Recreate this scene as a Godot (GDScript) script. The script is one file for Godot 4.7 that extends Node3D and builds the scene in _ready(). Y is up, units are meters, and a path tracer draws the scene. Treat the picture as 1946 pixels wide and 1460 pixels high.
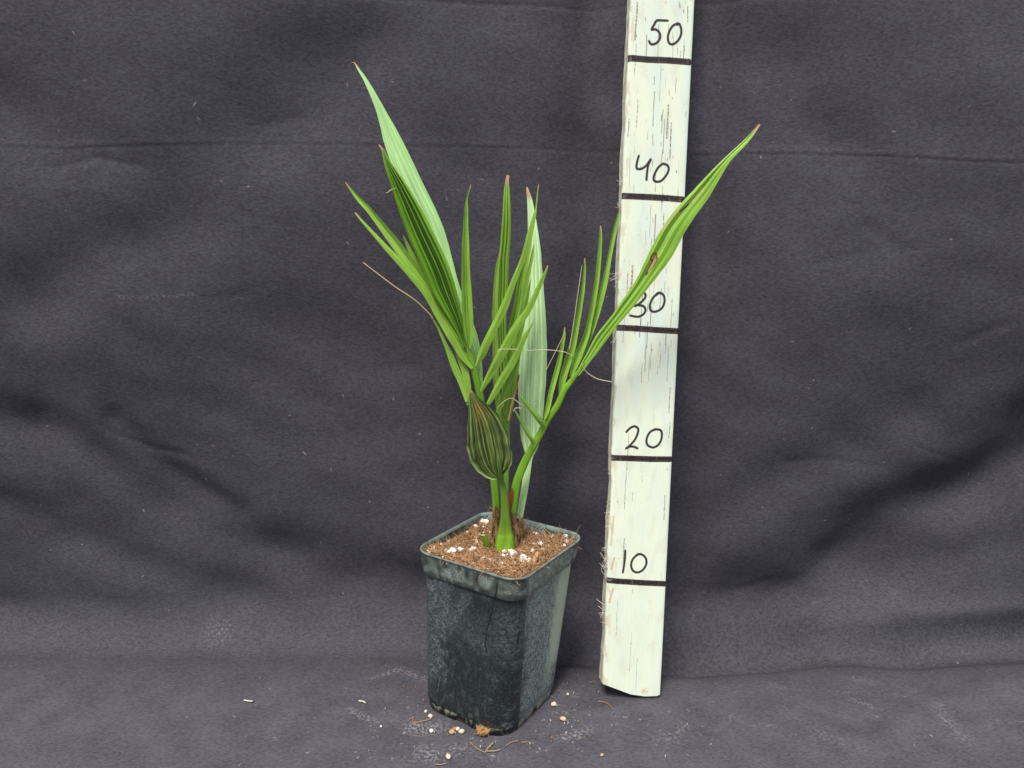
extends Node3D
# A potted palm seedling beside a white measuring board in front of a dark cloth. Shapes are given in centimetres.

const CM := 0.01
var rng := RandomNumberGenerator.new()
var counts := {}
var noise := FastNoiseLite.new()
const POT_X := -1.75
const POT_YAW := -0.588
const POT_H := 13.47
const LEAN_X := 0.0688
const LEAN_Z := -0.0063
const WALL_Z := -9.8
const BEND := 4.0
const FRONT_Z := 11.0
const CREASES := [[60.62, 63.39], [72.92, 74.08]]


func _ready() -> void:
	rng.seed = 7
	noise.seed = 3
	noise.noise_type = FastNoiseLite.TYPE_SIMPLEX_SMOOTH
	noise.frequency = 1.0
	noise.fractal_type = FastNoiseLite.FRACTAL_NONE
	# camera
	var cam := Camera3D.new()
	cam.name = "camera"
	cam.fov = 53.13
	cam.near = 0.02
	cam.far = 60.0
	add_child(cam)
	cam.position = Vector3(0, 0.38536, 0.55924)
	cam.rotation = Vector3(-0.21781, 0, 0)
	cam.current = true
	# overcast sky, soft sun from the upper front left
	var we := WorldEnvironment.new()
	we.name = "world_environment"
	var env := Environment.new()
	env.background_mode = Environment.BG_SKY
	var sm := ProceduralSkyMaterial.new()
	sm.sky_top_color = Color(0.97, 0.98, 1.0)
	sm.sky_horizon_color = Color(0.58, 0.59, 0.61)
	sm.sky_curve = 0.2
	sm.ground_horizon_color = Color(0.36, 0.35, 0.34)
	sm.ground_bottom_color = Color(0.26, 0.25, 0.24)
	sm.sky_energy_multiplier = 1.05
	sm.sun_angle_max = 1.0
	var sky := Sky.new()
	sky.sky_material = sm
	env.sky = sky
	env.tonemap_mode = Environment.TONE_MAPPER_LINEAR
	env.tonemap_exposure = 1.3
	env.sdfgi_enabled = true
	env.ssao_enabled = true
	env.ssil_enabled = true
	we.environment = env
	add_child(we)
	var sun := DirectionalLight3D.new()
	sun.name = "sun"
	sun.light_energy = 1.1
	sun.light_color = Color(1.0, 0.97, 0.92)
	sun.light_angular_distance = 16.0
	sun.shadow_enabled = true
	add_child(sun)
	sun.look_at_from_position(Vector3(-0.35, 1.6, 0.95), Vector3.ZERO)
	make_cloth()
	make_board()
	make_pot()
	make_soil()
	make_palm()
	make_debris()


# ---------- helpers ----------
func numbered(called: String) -> String:
	var k: int = counts.get(called, 0)
	counts[called] = k + 1
	return called if k == 0 else "%s_%03d" % [called, k]


func tag(o: Node3D, label: String, category := "", group := "", kind := "") -> void:
	if label:
		o.set_meta("label", label)
	if category:
		o.set_meta("category", category)
	if group:
		o.set_meta("group", group)
	if kind:
		o.set_meta("kind", kind)


func thing(called: String, label: String, category: String, at: Vector3, group := "") -> Node3D:
	var o := Node3D.new()
	o.name = numbered(called)
	add_child(o)
	o.position = at
	tag(o, label, category, group)
	return o


func obj(called: String, mesh: Mesh, mat: Material, parent: Node3D = null) -> MeshInstance3D:
	var o := MeshInstance3D.new()
	o.name = numbered(called)
	o.mesh = mesh
	o.material_override = mat
	if parent == null:
		add_child(o)
	else:
		parent.add_child(o, true)
		if not parent is MeshInstance3D:
			o.position = -parent.position
	return o


func lin(r: float, g: float, b: float) -> Color:
	return Color(r, g, b).linear_to_srgb()


func mat(c: Color, rough := 0.8, spec := 0.5) -> StandardMaterial3D:
	var m := StandardMaterial3D.new()
	m.albedo_color = c
	m.roughness = rough
	m.metallic_specular = spec
	m.cull_mode = BaseMaterial3D.CULL_DISABLED
	return m


func tex_mat(im: Image, rough := 0.8, spec := 0.5) -> StandardMaterial3D:
	var m := mat(Color.WHITE, rough, spec)
	m.albedo_texture = ImageTexture.create_from_image(im)
	return m


func vert_mat(rough := 0.85, spec := 0.4) -> StandardMaterial3D:
	var m := mat(Color.WHITE, rough, spec)
	m.vertex_color_use_as_albedo = true
	return m


func start() -> SurfaceTool:
	var st := SurfaceTool.new()
	st.begin(Mesh.PRIMITIVE_TRIANGLES)
	return st


func done(st: SurfaceTool) -> ArrayMesh:
	st.index()
	st.generate_normals()
	return st.commit()


func add_grid(st: SurfaceTool, pts: Array, uvs: Array, cols: Array = [], closed := false) -> void:
	# rows of points; quads between neighbouring rows and columns
	var has_col := cols.size() > 0
	for i in pts.size() - 1:
		var a: PackedVector3Array = pts[i]
		var b: PackedVector3Array = pts[i + 1]
		var n := a.size()
		for j in (n if closed else n - 1):
			var k := (j + 1) % n
			for q in [[i, j], [i, k], [i + 1, k], [i, j], [i + 1, k], [i + 1, j]]:
				var row: int = q[0]
				var col: int = q[1]
				if uvs.size():
					st.set_uv(uvs[row][col])
				if has_col:
					st.set_color(cols[row][col])
				st.add_vertex(a[col] if row == i else b[col])


func spline(rows: Array, per: int) -> Array:
	# Catmull-Rom through rows of numbers
	var out := []
	var n := rows.size()
	for i in n - 1:
		var p0: Array = rows[maxi(i - 1, 0)]
		var p1: Array = rows[i]
		var p2: Array = rows[i + 1]
		var p3: Array = rows[mini(i + 2, n - 1)]
		for k in per:
			var t := float(k) / per
			var r := []
			for c in p1.size():
				r.append(0.5 * (2.0 * p1[c] + (p2[c] - p0[c]) * t + (2.0 * p0[c] - 5.0 * p1[c] + 4.0 * p2[c] - p3[c]) * t * t + (3.0 * p1[c] - p0[c] - 3.0 * p2[c] + p3[c]) * t * t * t))
			out.append(r)
	out.append(rows[n - 1].duplicate())
	return out


func tube(st: SurfaceTool, path: Array, sides: int, col: Color, flat := 1.0, groove := 0.0, col2 := Color(0, 0, 0, 0), facing := Vector3(0, 0.2, 1)) -> void:
	# path rows: x, y, z, width in centimetres
	var pts := []
	var uvs := []
	var cols := []
	var n := path.size()
	for i in n:
		var a: Array = path[maxi(i - 1, 0)]
		var b: Array = path[mini(i + 1, n - 1)]
		var t := Vector3(b[0] - a[0], b[1] - a[1], b[2] - a[2]).normalized()
		var side := t.cross(facing).normalized()
		if side.length() < 0.5:
			side = t.cross(Vector3.RIGHT).normalized()
		var up := side.cross(t).normalized()
		var c := Vector3(path[i][0], path[i][1], path[i][2])
		var w: float = maxf(path[i][3], 0.0) * 0.5
		var ring := PackedVector3Array()
		var u := []
		var cc := []
		for k in sides:
			var an := TAU * k / sides
			var rr := 1.0
			if groove > 0.0:
				rr -= groove * exp(-pow((an - PI * 0.5) / 0.35, 2))
			ring.append((c + (side * cos(an) + up * sin(an) * flat) * w * rr) * CM)
			u.append(Vector2(float(k) / sides, float(i) / (n - 1)))
			cc.append(col if col2.a == 0.0 else col.lerp(col2, float(i) / (n - 1)))
		pts.append(ring)
		uvs.append(u)
		cols.append(cc)
	add_grid(st, pts, uvs, cols, true)


func bend_path(p: Vector3, dir: Vector3, length: float, curl: float, width: float, steps := 5) -> Array:
	var path := []
	var d := dir.normalized()
	var ax := Vector3(rng.randf_range(-1, 1), rng.randf_range(-1, 1), rng.randf_range(-1, 1)).normalized()
	for i in steps + 1:
		path.append([p.x, p.y, p.z, width * (1.0 - 0.4 * i / steps)])
		d = d.rotated(ax, curl / steps * rng.randf_range(0.5, 1.5))
		p += d * length / steps
	return path


func blob(radii: Vector3, rough: float, seed_at: float, rings := 9, segs := 14) -> ArrayMesh:
	var st := start()
	var pts := []
	for i in rings + 1:
		var th := PI * i / rings
		var ring := PackedVector3Array()
		for j in segs:
			var ph := TAU * j / segs
			var d := Vector3(sin(th) * cos(ph), cos(th), sin(th) * sin(ph))
			var q := d * 1.6 + Vector3(seed_at, seed_at * 0.7, 0)
			ring.append(d * radii * (1.0 + rough * noise.get_noise_3dv(q) + rough * 0.5 * noise.get_noise_3dv(q * 2.7)) * CM)
		pts.append(ring)
	add_grid(st, pts, [], [], true)
	return done(st)


func stroke(im: Image, path: Array, radius: float, col: Color, alpha: float, soft: float, grain := 0.0) -> void:
	# paints a brush stroke; path and radius in pixels
	var w := im.get_width()
	var h := im.get_height()
	for i in path.size() - 1:
		var a: Vector2 = path[i]
		var b: Vector2 = path[i + 1]
		var lo := a.min(b) - Vector2.ONE * (radius + 1.0)
		var hi := a.max(b) + Vector2.ONE * (radius + 1.0)
		for y in range(maxi(0, int(lo.y)), mini(h - 1, int(hi.y) + 1) + 1):
			for x in range(maxi(0, int(lo.x)), mini(w - 1, int(hi.x) + 1) + 1):
				var p := Vector2(x, y)
				var d := p.distance_to(Geometry2D.get_closest_point_to_segment(p, a, b)) / radius
				if d >= 1.0:
					continue
				var k := alpha * (1.0 - smoothstep(1.0 - soft, 1.0, d))
				if grain > 0.0:
					k *= clampf(1.0 - grain + grain * 2.2 * noise.get_noise_2d(x * 0.16, y * 0.16) + grain * 0.5 * noise.get_noise_2d(x * 0.5, y * 0.5), 0.0, 1.0)
				im.set_pixel(x, y, im.get_pixel(x, y).lerp(col, k))


# ---------- the cloth ----------
func cloth_point(x: float, s: float) -> Array:
	# base surface of the cloth and its normal; s runs from the floor in front up the wall
	var za := WALL_Z + BEND
	var flat_len := FRONT_Z - za
	if s < flat_len:
		return [Vector3(x, 0, FRONT_Z - s), Vector3.UP]
	var arc := BEND * PI / 2.0
	if s < flat_len + arc:
		var th := (s - flat_len) / BEND
		return [Vector3(x, BEND - BEND * cos(th), za - BEND * sin(th)), Vector3(0, cos(th), sin(th))]
	return [Vector3(x, BEND + s - flat_len - arc, WALL_Z), Vector3(0, 0, 1)]


func make_cloth() -> void:
	var folds := [
		[4.6, -2.9, [[52.12, 42.13], [45.61, 37.89], [32.79, 27.3], [22.28, 20.07], [14.63, 15.56]]],
		[2, -2.8, [[54.47, 19.08], [46.71, 18.44], [34.41, 17.33], [27.54, 17.98], [20.25, 17.47], [14.06, 17.33], [7.46, 17.67], [2.24, 17.98]]],
		[1.8, 0.8, [[52.91, 21.96], [40.56, 21.25], [25.77, 20.54], [17.26, 19.08]]],
		[3, -0.5, [[33.72, 41.17], [27.22, 35.82], [20.3, 33.33], [17.16, 29.78]]],
		[2, -0.5, [[46.85, 29.26], [40.14, 26.67], [33.18, 23.5]]],
		[2.6, -0.95, [[-39.69, 40.21], [-33.22, 35.33], [-26.1, 29.78], [-17.21, 25.09], [-8.48, 23.23]]],
		[2.2, -0.65, [[-46.26, 33.33], [-38.18, 29.26], [-31.36, 25.09], [-24.2, 22.97]]],
		[1.3, -0.45, [[-33.59, 40.69], [-30.29, 36.32], [-24.51, 31.82]]],
		[2, -0.5, [[-47.41, 44.48], [-42.48, 40.21], [-38.66, 33.33]]],
		[2.6, -0.5, [[-50.51, 20.54], [-37.1, 18.44], [-26.22, 17.47], [-8.3, 18.44]]],
		[2, -0.35, [[-19.89, 29.26], [-13.23, 27.19], [-8.45, 24.56]]],
		[3, -0.55, [[-43.11, 67.05], [-36.56, 65.02], [-30.86, 62.14]]],
		[3.6, -0.85, [[-11.51, 69.84], [-19.47, 64.2], [-26.11, 57.05], [-37.44, 50.9]]],
		[3.6, -0.6, [[15.36, 71.79], [22.46, 66.64], [27.61, 57.05]]],
		[2.8, -1.7, [[6.86, 77.14], [6.28, 55.76], [5.92, 39.73], [5.97, 20.54]]],  # groove between pot and board, shaped to deepen the shade there
		[2, -1.3, [[15.54, 77.51], [15.66, 70.23], [15.83, 44.48], [15.57, 21.96]]],  # groove right of the board, added to darken the cloth beside it
		[0.6, 0.22, [[6.15, 9.12], [9.6, 9.79], [15.35, 10.83]]],
		[1.2, 0.25, [[22.05, 9.12], [26.76, 4.8], [33.29, 9.79], [43.49, 13.38]]],
		[0.15, -0.03, [[-42.06, 62.55], [-39.46, 62.55], [-33.44, 62.3], [-31.26, 62.43], [-25.62, 62.63], [-21.72, 62.8], [-11.79, 62.88], [0.3, 62.8], [8.95, 62.55]]],
		[0.3, 0.03, [[-42.03, 62.76], [-33.42, 62.51], [-31.24, 62.63], [-21.71, 63.01], [-11.78, 63.09], [0.3, 63.01]]],
		[0.15, -0.04, [[14.58, 62.22], [22.81, 62.14], [28.03, 61.89], [35.02, 61.38], [44.19, 61.01]]],
		[0.3, 0.04, [[14.57, 62.43], [22.79, 62.34], [28.01, 62.09], [35, 61.59], [44.16, 61.22]]],
		[0.25, 0.1, [[-39.86, 62.84], [-38.89, 61.97]]],
		[0.3, -0.1, [[-19.69, 64.12], [-16, 64.78]]],
		[0.14, -0.07, [[33.53, 38.67], [36.23, 37.5], [38.92, 36.61]]],
		[0.5, -0.08, [[27.65, 56.62], [30.47, 54.89], [33.92, 55.76]]],
		[0.35, -0.1, [[21.45, 22.97], [24.32, 23.93]]],
		[0.3, -0.1, [[27.61, 22.21], [30.31, 22.3]]],
		[0.2, -0.05, [[-42.95, 73.65], [-19.68, 73.46], [40.5, 73.34], [44.83, 73.34]]],
		[0.3, 0.1, [[11.65, 9.46], [12.51, 8.47], [14.1, 9.12]]],
		[0.3, -0.08, [[23.88, 36.32], [27.62, 36.71], [31.44, 36.07]]],
		[0.3, -0.07, [[-34.47, 60.88], [-30.91, 61.72], [-27.93, 61.09]]],
		[0.25, -0.07, [[-24.41, 50.9], [-21.22, 51.44]]],
		[0.3, -0.09, [[-34.62, 39.73], [-31.53, 38.03], [-27.85, 37.3]]],
		[0.25, -0.07, [[23.48, 53.57], [27.41, 54.45]]],
		[0.3, -0.09, [[35.8, 47.27], [39.2, 49.09]]],
		[0.8, -0.08, [[-4.29, 42.6], [-7.02, 44.48], [-10.68, 44.95]]]]
	var prepared := []
	for f in folds:
		var box := Rect2(Vector2(f[2][0][0], f[2][0][1]), Vector2.ZERO)
		var line := PackedVector2Array()
		for q in f[2]:
			line.append(Vector2(q[0], q[1]))
			box = box.expand(Vector2(q[0], q[1]))
		prepared.append([f[0], f[1], line, box.grow(f[0] * 2.6)])
	var xs := []
	var x := -75.0
	while x <= 75.0:
		xs.append(x)
		x += 0.3 if absf(x) < 42.0 else 2.0
	var ss := []
	var s := -60.0
	while s <= 115.0:
		ss.append(s)
		var near_crease := false
		for band in CREASES:
			near_crease = near_crease or (s > band[0] and s < band[1])
		s += 0.09 if near_crease else (0.3 if s > -2.0 and s < 82.0 else 2.5)
	var st := start()
	var n := xs.size()
	for sv in ss:
		for xv in xs:
			var b := cloth_point(xv, sv)
			var p: Vector3 = b[0]
			var at := Vector2(xv, sv)
			var d := 0.0
			for f in prepared:
				var box: Rect2 = f[3]
				if not box.has_point(at):
					continue
				var line: PackedVector2Array = f[2]
				var best := 1e9
				for i in line.size() - 1:
					best = minf(best, at.distance_squared_to(Geometry2D.get_closest_point_to_segment(at, line[i], line[i + 1])))
				var wid: float = f[0]
				var wob := 0.9 + 0.25 * noise.get_noise_2d(xv * 0.12 + wid * 9.0, sv * 0.12)
				d += f[1] * wob * exp(-best / (wid * wid))
			var on_wall := smoothstep(14.0, 26.0, sv)
			var calm := lerpf(0.3, 1.0, on_wall)
			d += calm * (0.42 * noise.get_noise_2d(xv * 0.045, sv * 0.055 + 40.0) + 0.13 * noise.get_noise_2d(xv * 0.13 + sv * 0.05, sv * 0.16) + 0.014 * noise.get_noise_2d(xv * 0.5 + 9.0, sv * 0.6))
			# hollow behind the plant, shaped so the middle of the sheet darkens
			d += smoothstep(13.0, 62.0, sv) * (6.0 * (1.0 - exp(-pow((xv - 3.0) / 21.0, 2))) + 1.3 * smoothstep(30.0, 75.0, sv))
			d -= 0.1 * (1.0 - on_wall)
			d = lerpf(d if d > 0.0 else -0.16 * (1.0 - exp(d / 0.16)), d, smoothstep(12.5, 20.5, sv))
			st.set_uv(Vector2((xv + 56.0) / 112.0, sv / 112.0))
			st.add_vertex((p + b[1] * d) * CM)
	for i in ss.size() - 1:
		for j in n - 1:
			var a := i * n + j
			for q in [a, a + n, a + 1, a + 1, a + n, a + n + 1]:
				st.add_index(q)
	st.generate_normals()
	var m := tex_mat(cloth_image(), 0.95, 0.25)
	var o := obj("backdrop_cloth", st.commit(), m)
	tag(o, "dark grey wrinkled cloth hung as backdrop and spread under the pot", "backdrop", "", "structure")


func noise_bytes(kind: int, freq: float, w: int, h: int, sd: int) -> PackedByteArray:
	var f := FastNoiseLite.new()
	f.seed = sd
	f.noise_type = kind
	f.frequency = freq
	f.fractal_type = FastNoiseLite.FRACTAL_NONE
	var im := f.get_image(w, h, false, false, false)
	im.convert(Image.FORMAT_L8)
	if w != 2048 or h != 2048:
		im.resize(2048, 2048, Image.INTERPOLATE_CUBIC)
	return im.get_data()


func cloth_image() -> Image:
	var a := noise_bytes(FastNoiseLite.TYPE_VALUE, 0.85, 900, 2048, 5)
	var b := noise_bytes(FastNoiseLite.TYPE_SIMPLEX, 0.3, 800, 2048, 6)
	var c := noise_bytes(FastNoiseLite.TYPE_SIMPLEX, 0.05, 512, 512, 8)
	var lut_r := PackedByteArray()
	var lut_g := PackedByteArray()
	var lut_b := PackedByteArray()
	for i in 256:
		var k := i / 128.0
		var col := lin(0.0545 * k, 0.0530 * k, 0.0670 * k)
		lut_r.append(int(col.r * 255.0 + 0.5))
		lut_g.append(int(col.g * 255.0 + 0.5))
		lut_b.append(int(col.b * 255.0 + 0.5))
	var out := PackedByteArray()
	out.resize(2048 * 2048 * 3)
	var o := 0
	for i in 2048 * 2048:
		var k := clampi(128 + ((a[i] - 128) * 34 + (b[i] - 128) * 4 + (c[i] - 128) * 3) / 100, 0, 255)
		var dusty := 0
		if i < 2048 * 320:   # the floor part holds a film of pale dust
			dusty = clampi((2048 * 320 - i) / 26000, 0, 9) * (300 + c[i]) / 428
		out[o] = lut_r[k] + dusty
		out[o + 1] = lut_g[k] + dusty
		out[o + 2] = lut_b[k] + dusty
		o += 3
	var im := Image.create_from_data(2048, 2048, false, Image.FORMAT_RGB8, out)
	var px := 2048.0 / 112.0
	var dust := lin(0.30, 0.29, 0.29)
	var smears := [
		[0.22, 0.3, [[-11.98, 13.38], [-10.78, 14.3], [-9.72, 14.77]]],
		[0.3, 0.25, [[-9.95, 14.77], [-8.72, 14.14], [-7.36, 13.22]]],
		[0.2, 0.35, [[-12.92, 9.26], [-11.69, 8.34], [-10.67, 7.7]]],
		[0.55, 0.4, [[-7.62, 7.2], [-6.99, 6.95], [-5.8, 7.2]]],
		[0.3, 0.2, [[-10.12, 8.79], [-9.27, 8.14]]],
		[0.35, 0.35, [[3.65, 5.85], [4.87, 6.27], [5.73, 6.89]]],
		[0.2, 0.3, [[3.21, 8.79], [4.26, 8.93]]],
		[0.3, 0.25, [[4, 11.54], [5.07, 11.32]]],
		[0.5, 0.18, [[-7.71, 3.34], [-6.64, 3.95], [-4.38, 4.51], [-2.85, 4.92]]],
		[0.3, 0.2, [[-6.74, 4.8], [-5.77, 3.67], [-5.36, 2.59]]],
		[0.28, 0.2, [[29.21, 13.53], [30.43, 12.78]]],
		[0.22, 0.25, [[27.88, 10.48], [28.82, 9.46]]],
		[0.4, 0.2, [[34.16, 9.46], [33.89, 7.82], [34.09, 5.68]]],
		[0.35, 0.18, [[23.33, 5.97], [24.62, 5.26]]],
		[0.3, 0.15, [[21.96, 12.63], [22.35, 12.48]]],
		[0.12, 0.2, [[18.57, 7.32], [19.63, 7.45], [20.56, 7.2]]],
		[0.3, 0.25, [[12.75, 6.7], [13.29, 7.32]]],
		[0.15, 0.12, [[22.28, 12.26], [27.25, 11.54], [31.42, 11.18]]],
		[0.15, 0.15, [[14.51, 7.32], [15.62, 6.89], [16.97, 8.14]]],
		[0.2, 0.15, [[35.99, 6.89], [37.58, 7.82], [39.79, 7.7]]],
		[0.8, 0.22, [[-27.36, 19.68], [-26.95, 19.59]]],
		[0.1, 0.2, [[-30.89, 51.21], [-26.62, 51.26], [-25.17, 51.39]]],
		[0.12, 0.12, [[30.07, 30.55], [31.91, 31.31]]],
		[0.5, 0.14, [[10.76, 5.68], [11.8, 5.97], [12.34, 5.68]]],
		[0.3, 0.08, [[35.22, 21.96], [35.68, 22.97]]],
		[0.4, 0.08, [[-43.96, 29.26], [-41.63, 30.55]]],
		[0.35, 0.12, [[-3.55, 3.67], [-1.64, 3.67], [0.27, 4.12]]],
		[0.3, 0.12, [[1.05, 4.51], [2.61, 4.8]]]]
	for d in smears:
		var path := []
		for q in d[2]:
			path.append(Vector2((q[0] + 56.0) * px, q[1] * px))
		stroke(im, path, maxf(1.2, d[0] * px * 2.8), dust, minf(0.9, d[1] * 1.25), 1.0, 0.75)
	for i in 330:
		var p := Vector2(rng.randf_range(250, 1800), rng.randf_range(0, 1450))
		if i > 170:
			p = Vector2(1000 + rng.randfn() * 180, 130 + rng.randfn() * 90)
		var dir := Vector2.from_angle(rng.randf() * TAU) * rng.randf_range(0.2, 3.0)
		stroke(im, [p, p + dir, p + dir * 1.6 + Vector2(rng.randf_range(-1, 1), rng.randf_range(-1, 1))], rng.randf_range(0.8, 1.3), dust, rng.randf_range(0.2, 0.9), 0.8)
	return im


# ---------- the measuring board ----------
func board_at(u: float, v: float, depth: float) -> Vector3:
	return (Vector3(9.7, 0, 0.484) + Vector3(0.9915, -0.0383, -0.1241) * (u - 2.4515) + Vector3(0.0252, 0.9941, -0.1051) * v - Vector3(0.1274, 0.1011, 0.9867) * depth) * CM


func make_board() -> void:
	var t := thing("measuring_board", "white painted wooden board with black hand-drawn height marks beside the potted palm", "measuring board", Vector3(0.097, 0, 0.005))
	var W := 4.903
	var st := start()
	var rows := 170
	var prof := [[0.0, 0.16], [0.03, 0.06], [0.12, 0.0], [0.3, 0.0], [1.2, 0.0], [2.4, 0.0], [3.6, 0.0], [4.6, 0.0], [4.8, 0.0], [4.88, 0.05], [4.903, 0.14]]
	var faces := [[], [], [], []]
	var fuv := [[], [], [], []]
	var top := 62.0
	for i in rows + 1:
		var f := float(i) / rows
		var pts := [PackedVector3Array(), PackedVector3Array(), PackedVector3Array(), PackedVector3Array()]
		var uv := [[], [], [], []]
		var rag := 0.0
		var vv := f * top
		rag = 0.025 * noise.get_noise_1d(vv * 0.6) + 0.02 * noise.get_noise_1d(vv * 2.3)
		rag -= 0.07 * smoothstep(0.35, 0.6, noise.get_noise_1d(vv * 0.22 + 31.0))
		for q in prof:
			var u: float = q[0]
			var low := 1.43 - 0.42 * u if u < 2.9 else 0.21 - 0.01 * (u - 2.9)
			if u > 4.6:
				low += (u - 4.6) * 0.4
			var v := low * (1.0 - f) + top * f
			var uu := u
			if u < 0.2:
				uu = u - rag
			pts[0].append(board_at(uu, v, q[1] + 0.012 * noise.get_noise_2d(u, v * 0.3)))
			uv[0].append(Vector2(u / W * 168.0 / 256.0, 1.0 - v / 62.0))
			if u == 0.0:
				for k in 5:
					pts[1].append(board_at(uu - 0.03 * sin(k * 2.0 + vv * 0.9) * float(k > 0), v, 0.16 + k * 0.21 + (0.0 if k == 0 else 0.02)))
					uv[1].append(Vector2((170.0 + k * 10.0) / 256.0, 1.0 - v / 62.0))
				pts[3].append(pts[1][4])
				uv[3].append(Vector2(214.0 / 256.0, 1.0 - v / 62.0))
			if u > 4.9:
				for k in 5:
					pts[2].append(board_at(uu, v, 0.14 + k * 0.21 + (0.0 if k == 0 else 0.04)))
					uv[2].append(Vector2((214.0 + k * 10.0) / 256.0, 1.0 - v / 62.0))
				pts[3].append(pts[2][4])
				uv[3].append(Vector2(250.0 / 256.0, 1.0 - v / 62.0))
		for k in 4:
			faces[k].append(pts[k])
			fuv[k].append(uv[k])
	for k in 4:
		st.set_smooth_group(k)
		add_grid(st, faces[k], fuv[k])
	# bottom and top ends
	st.set_smooth_group(5)
	for e in [0, rows]:
		var ea: PackedVector3Array = faces[0][e]
		var eb := PackedVector3Array()
		var ev := []
		for j in ea.size():
			eb.append(ea[j] - Vector3(0.1274, 0.1011, 0.9867) * 0.9 * CM)
			ev.append(Vector2(0.72 + 0.01 * j, 0.5))
		add_grid(st, [ea, eb], [ev, ev])
	var m := tex_mat(board_image(), 0.62, 0.4)
	obj("board", done(st), m, t)
	# splinters and lint along the rough left edge
	var wood := mat(lin(0.52, 0.46, 0.36), 0.9)
	var fray := [[0.2, 49.9, 1.0], [-0.0, 46.8, 0.35], [0.0, 41.0, 0.6], [0.0, 39.0, 0.9], [0.02, 33.2, 0.7], [0.0, 30.1, 0.9], [0.0, 29.2, 0.6], [0.0, 18.9, 0.4], [0.0, 16.4, 0.6], [0.0, 15.7, 0.5], [0.0, 14.2, 0.5], [0.0, 12.6, 0.7], [0.0, 11.9, 0.5], [0.0, 7.6, 1.1], [0.0, 7.2, 0.8], [0.0, 6.2, 0.5], [0.0, 4.0, 0.4]]
	for q in fray:
		var right: bool = q[0] > 3.0
		for k in (1 if right else 3):
			var p := board_at(q[0] + (0.0 if right else 0.08), q[1] + rng.randf_range(-0.25, 0.25), 0.12 + k * 0.2) / CM
			var fs := start()
			var dir := Vector3(1.0 if right else -1.0, rng.randf_range(-0.3, 1.0), rng.randf_range(-0.1, 0.5))
			tube(fs, bend_path(p, dir, q[2] * rng.randf_range(0.4, 1.0), rng.randf_range(0.3, 1.9), rng.randf_range(0.03, 0.065)), 4, Color.WHITE)
			obj("splinter", done(fs), wood, t)
	for q in [[33.9, 0], [10.9, 1], [11.4, 2]]:   # tangled lint caught on the edge
		var fs := start()
		for k in 7:
			var p := board_at(0.03, q[0] + rng.randf_range(-0.5, 0.5), 0.2) / CM
			tube(fs, bend_path(p, Vector3(-1, rng.randf_range(-1, 1), rng.randf_range(-0.2, 0.8)), rng.randf_range(0.6, 1.5), rng.randf_range(2.5, 5.0), 0.028, 9), 4, Color.WHITE)
		obj("lint_tuft", done(fs), mat(lin(0.6, 0.58, 0.54), 0.95), t)


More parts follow.
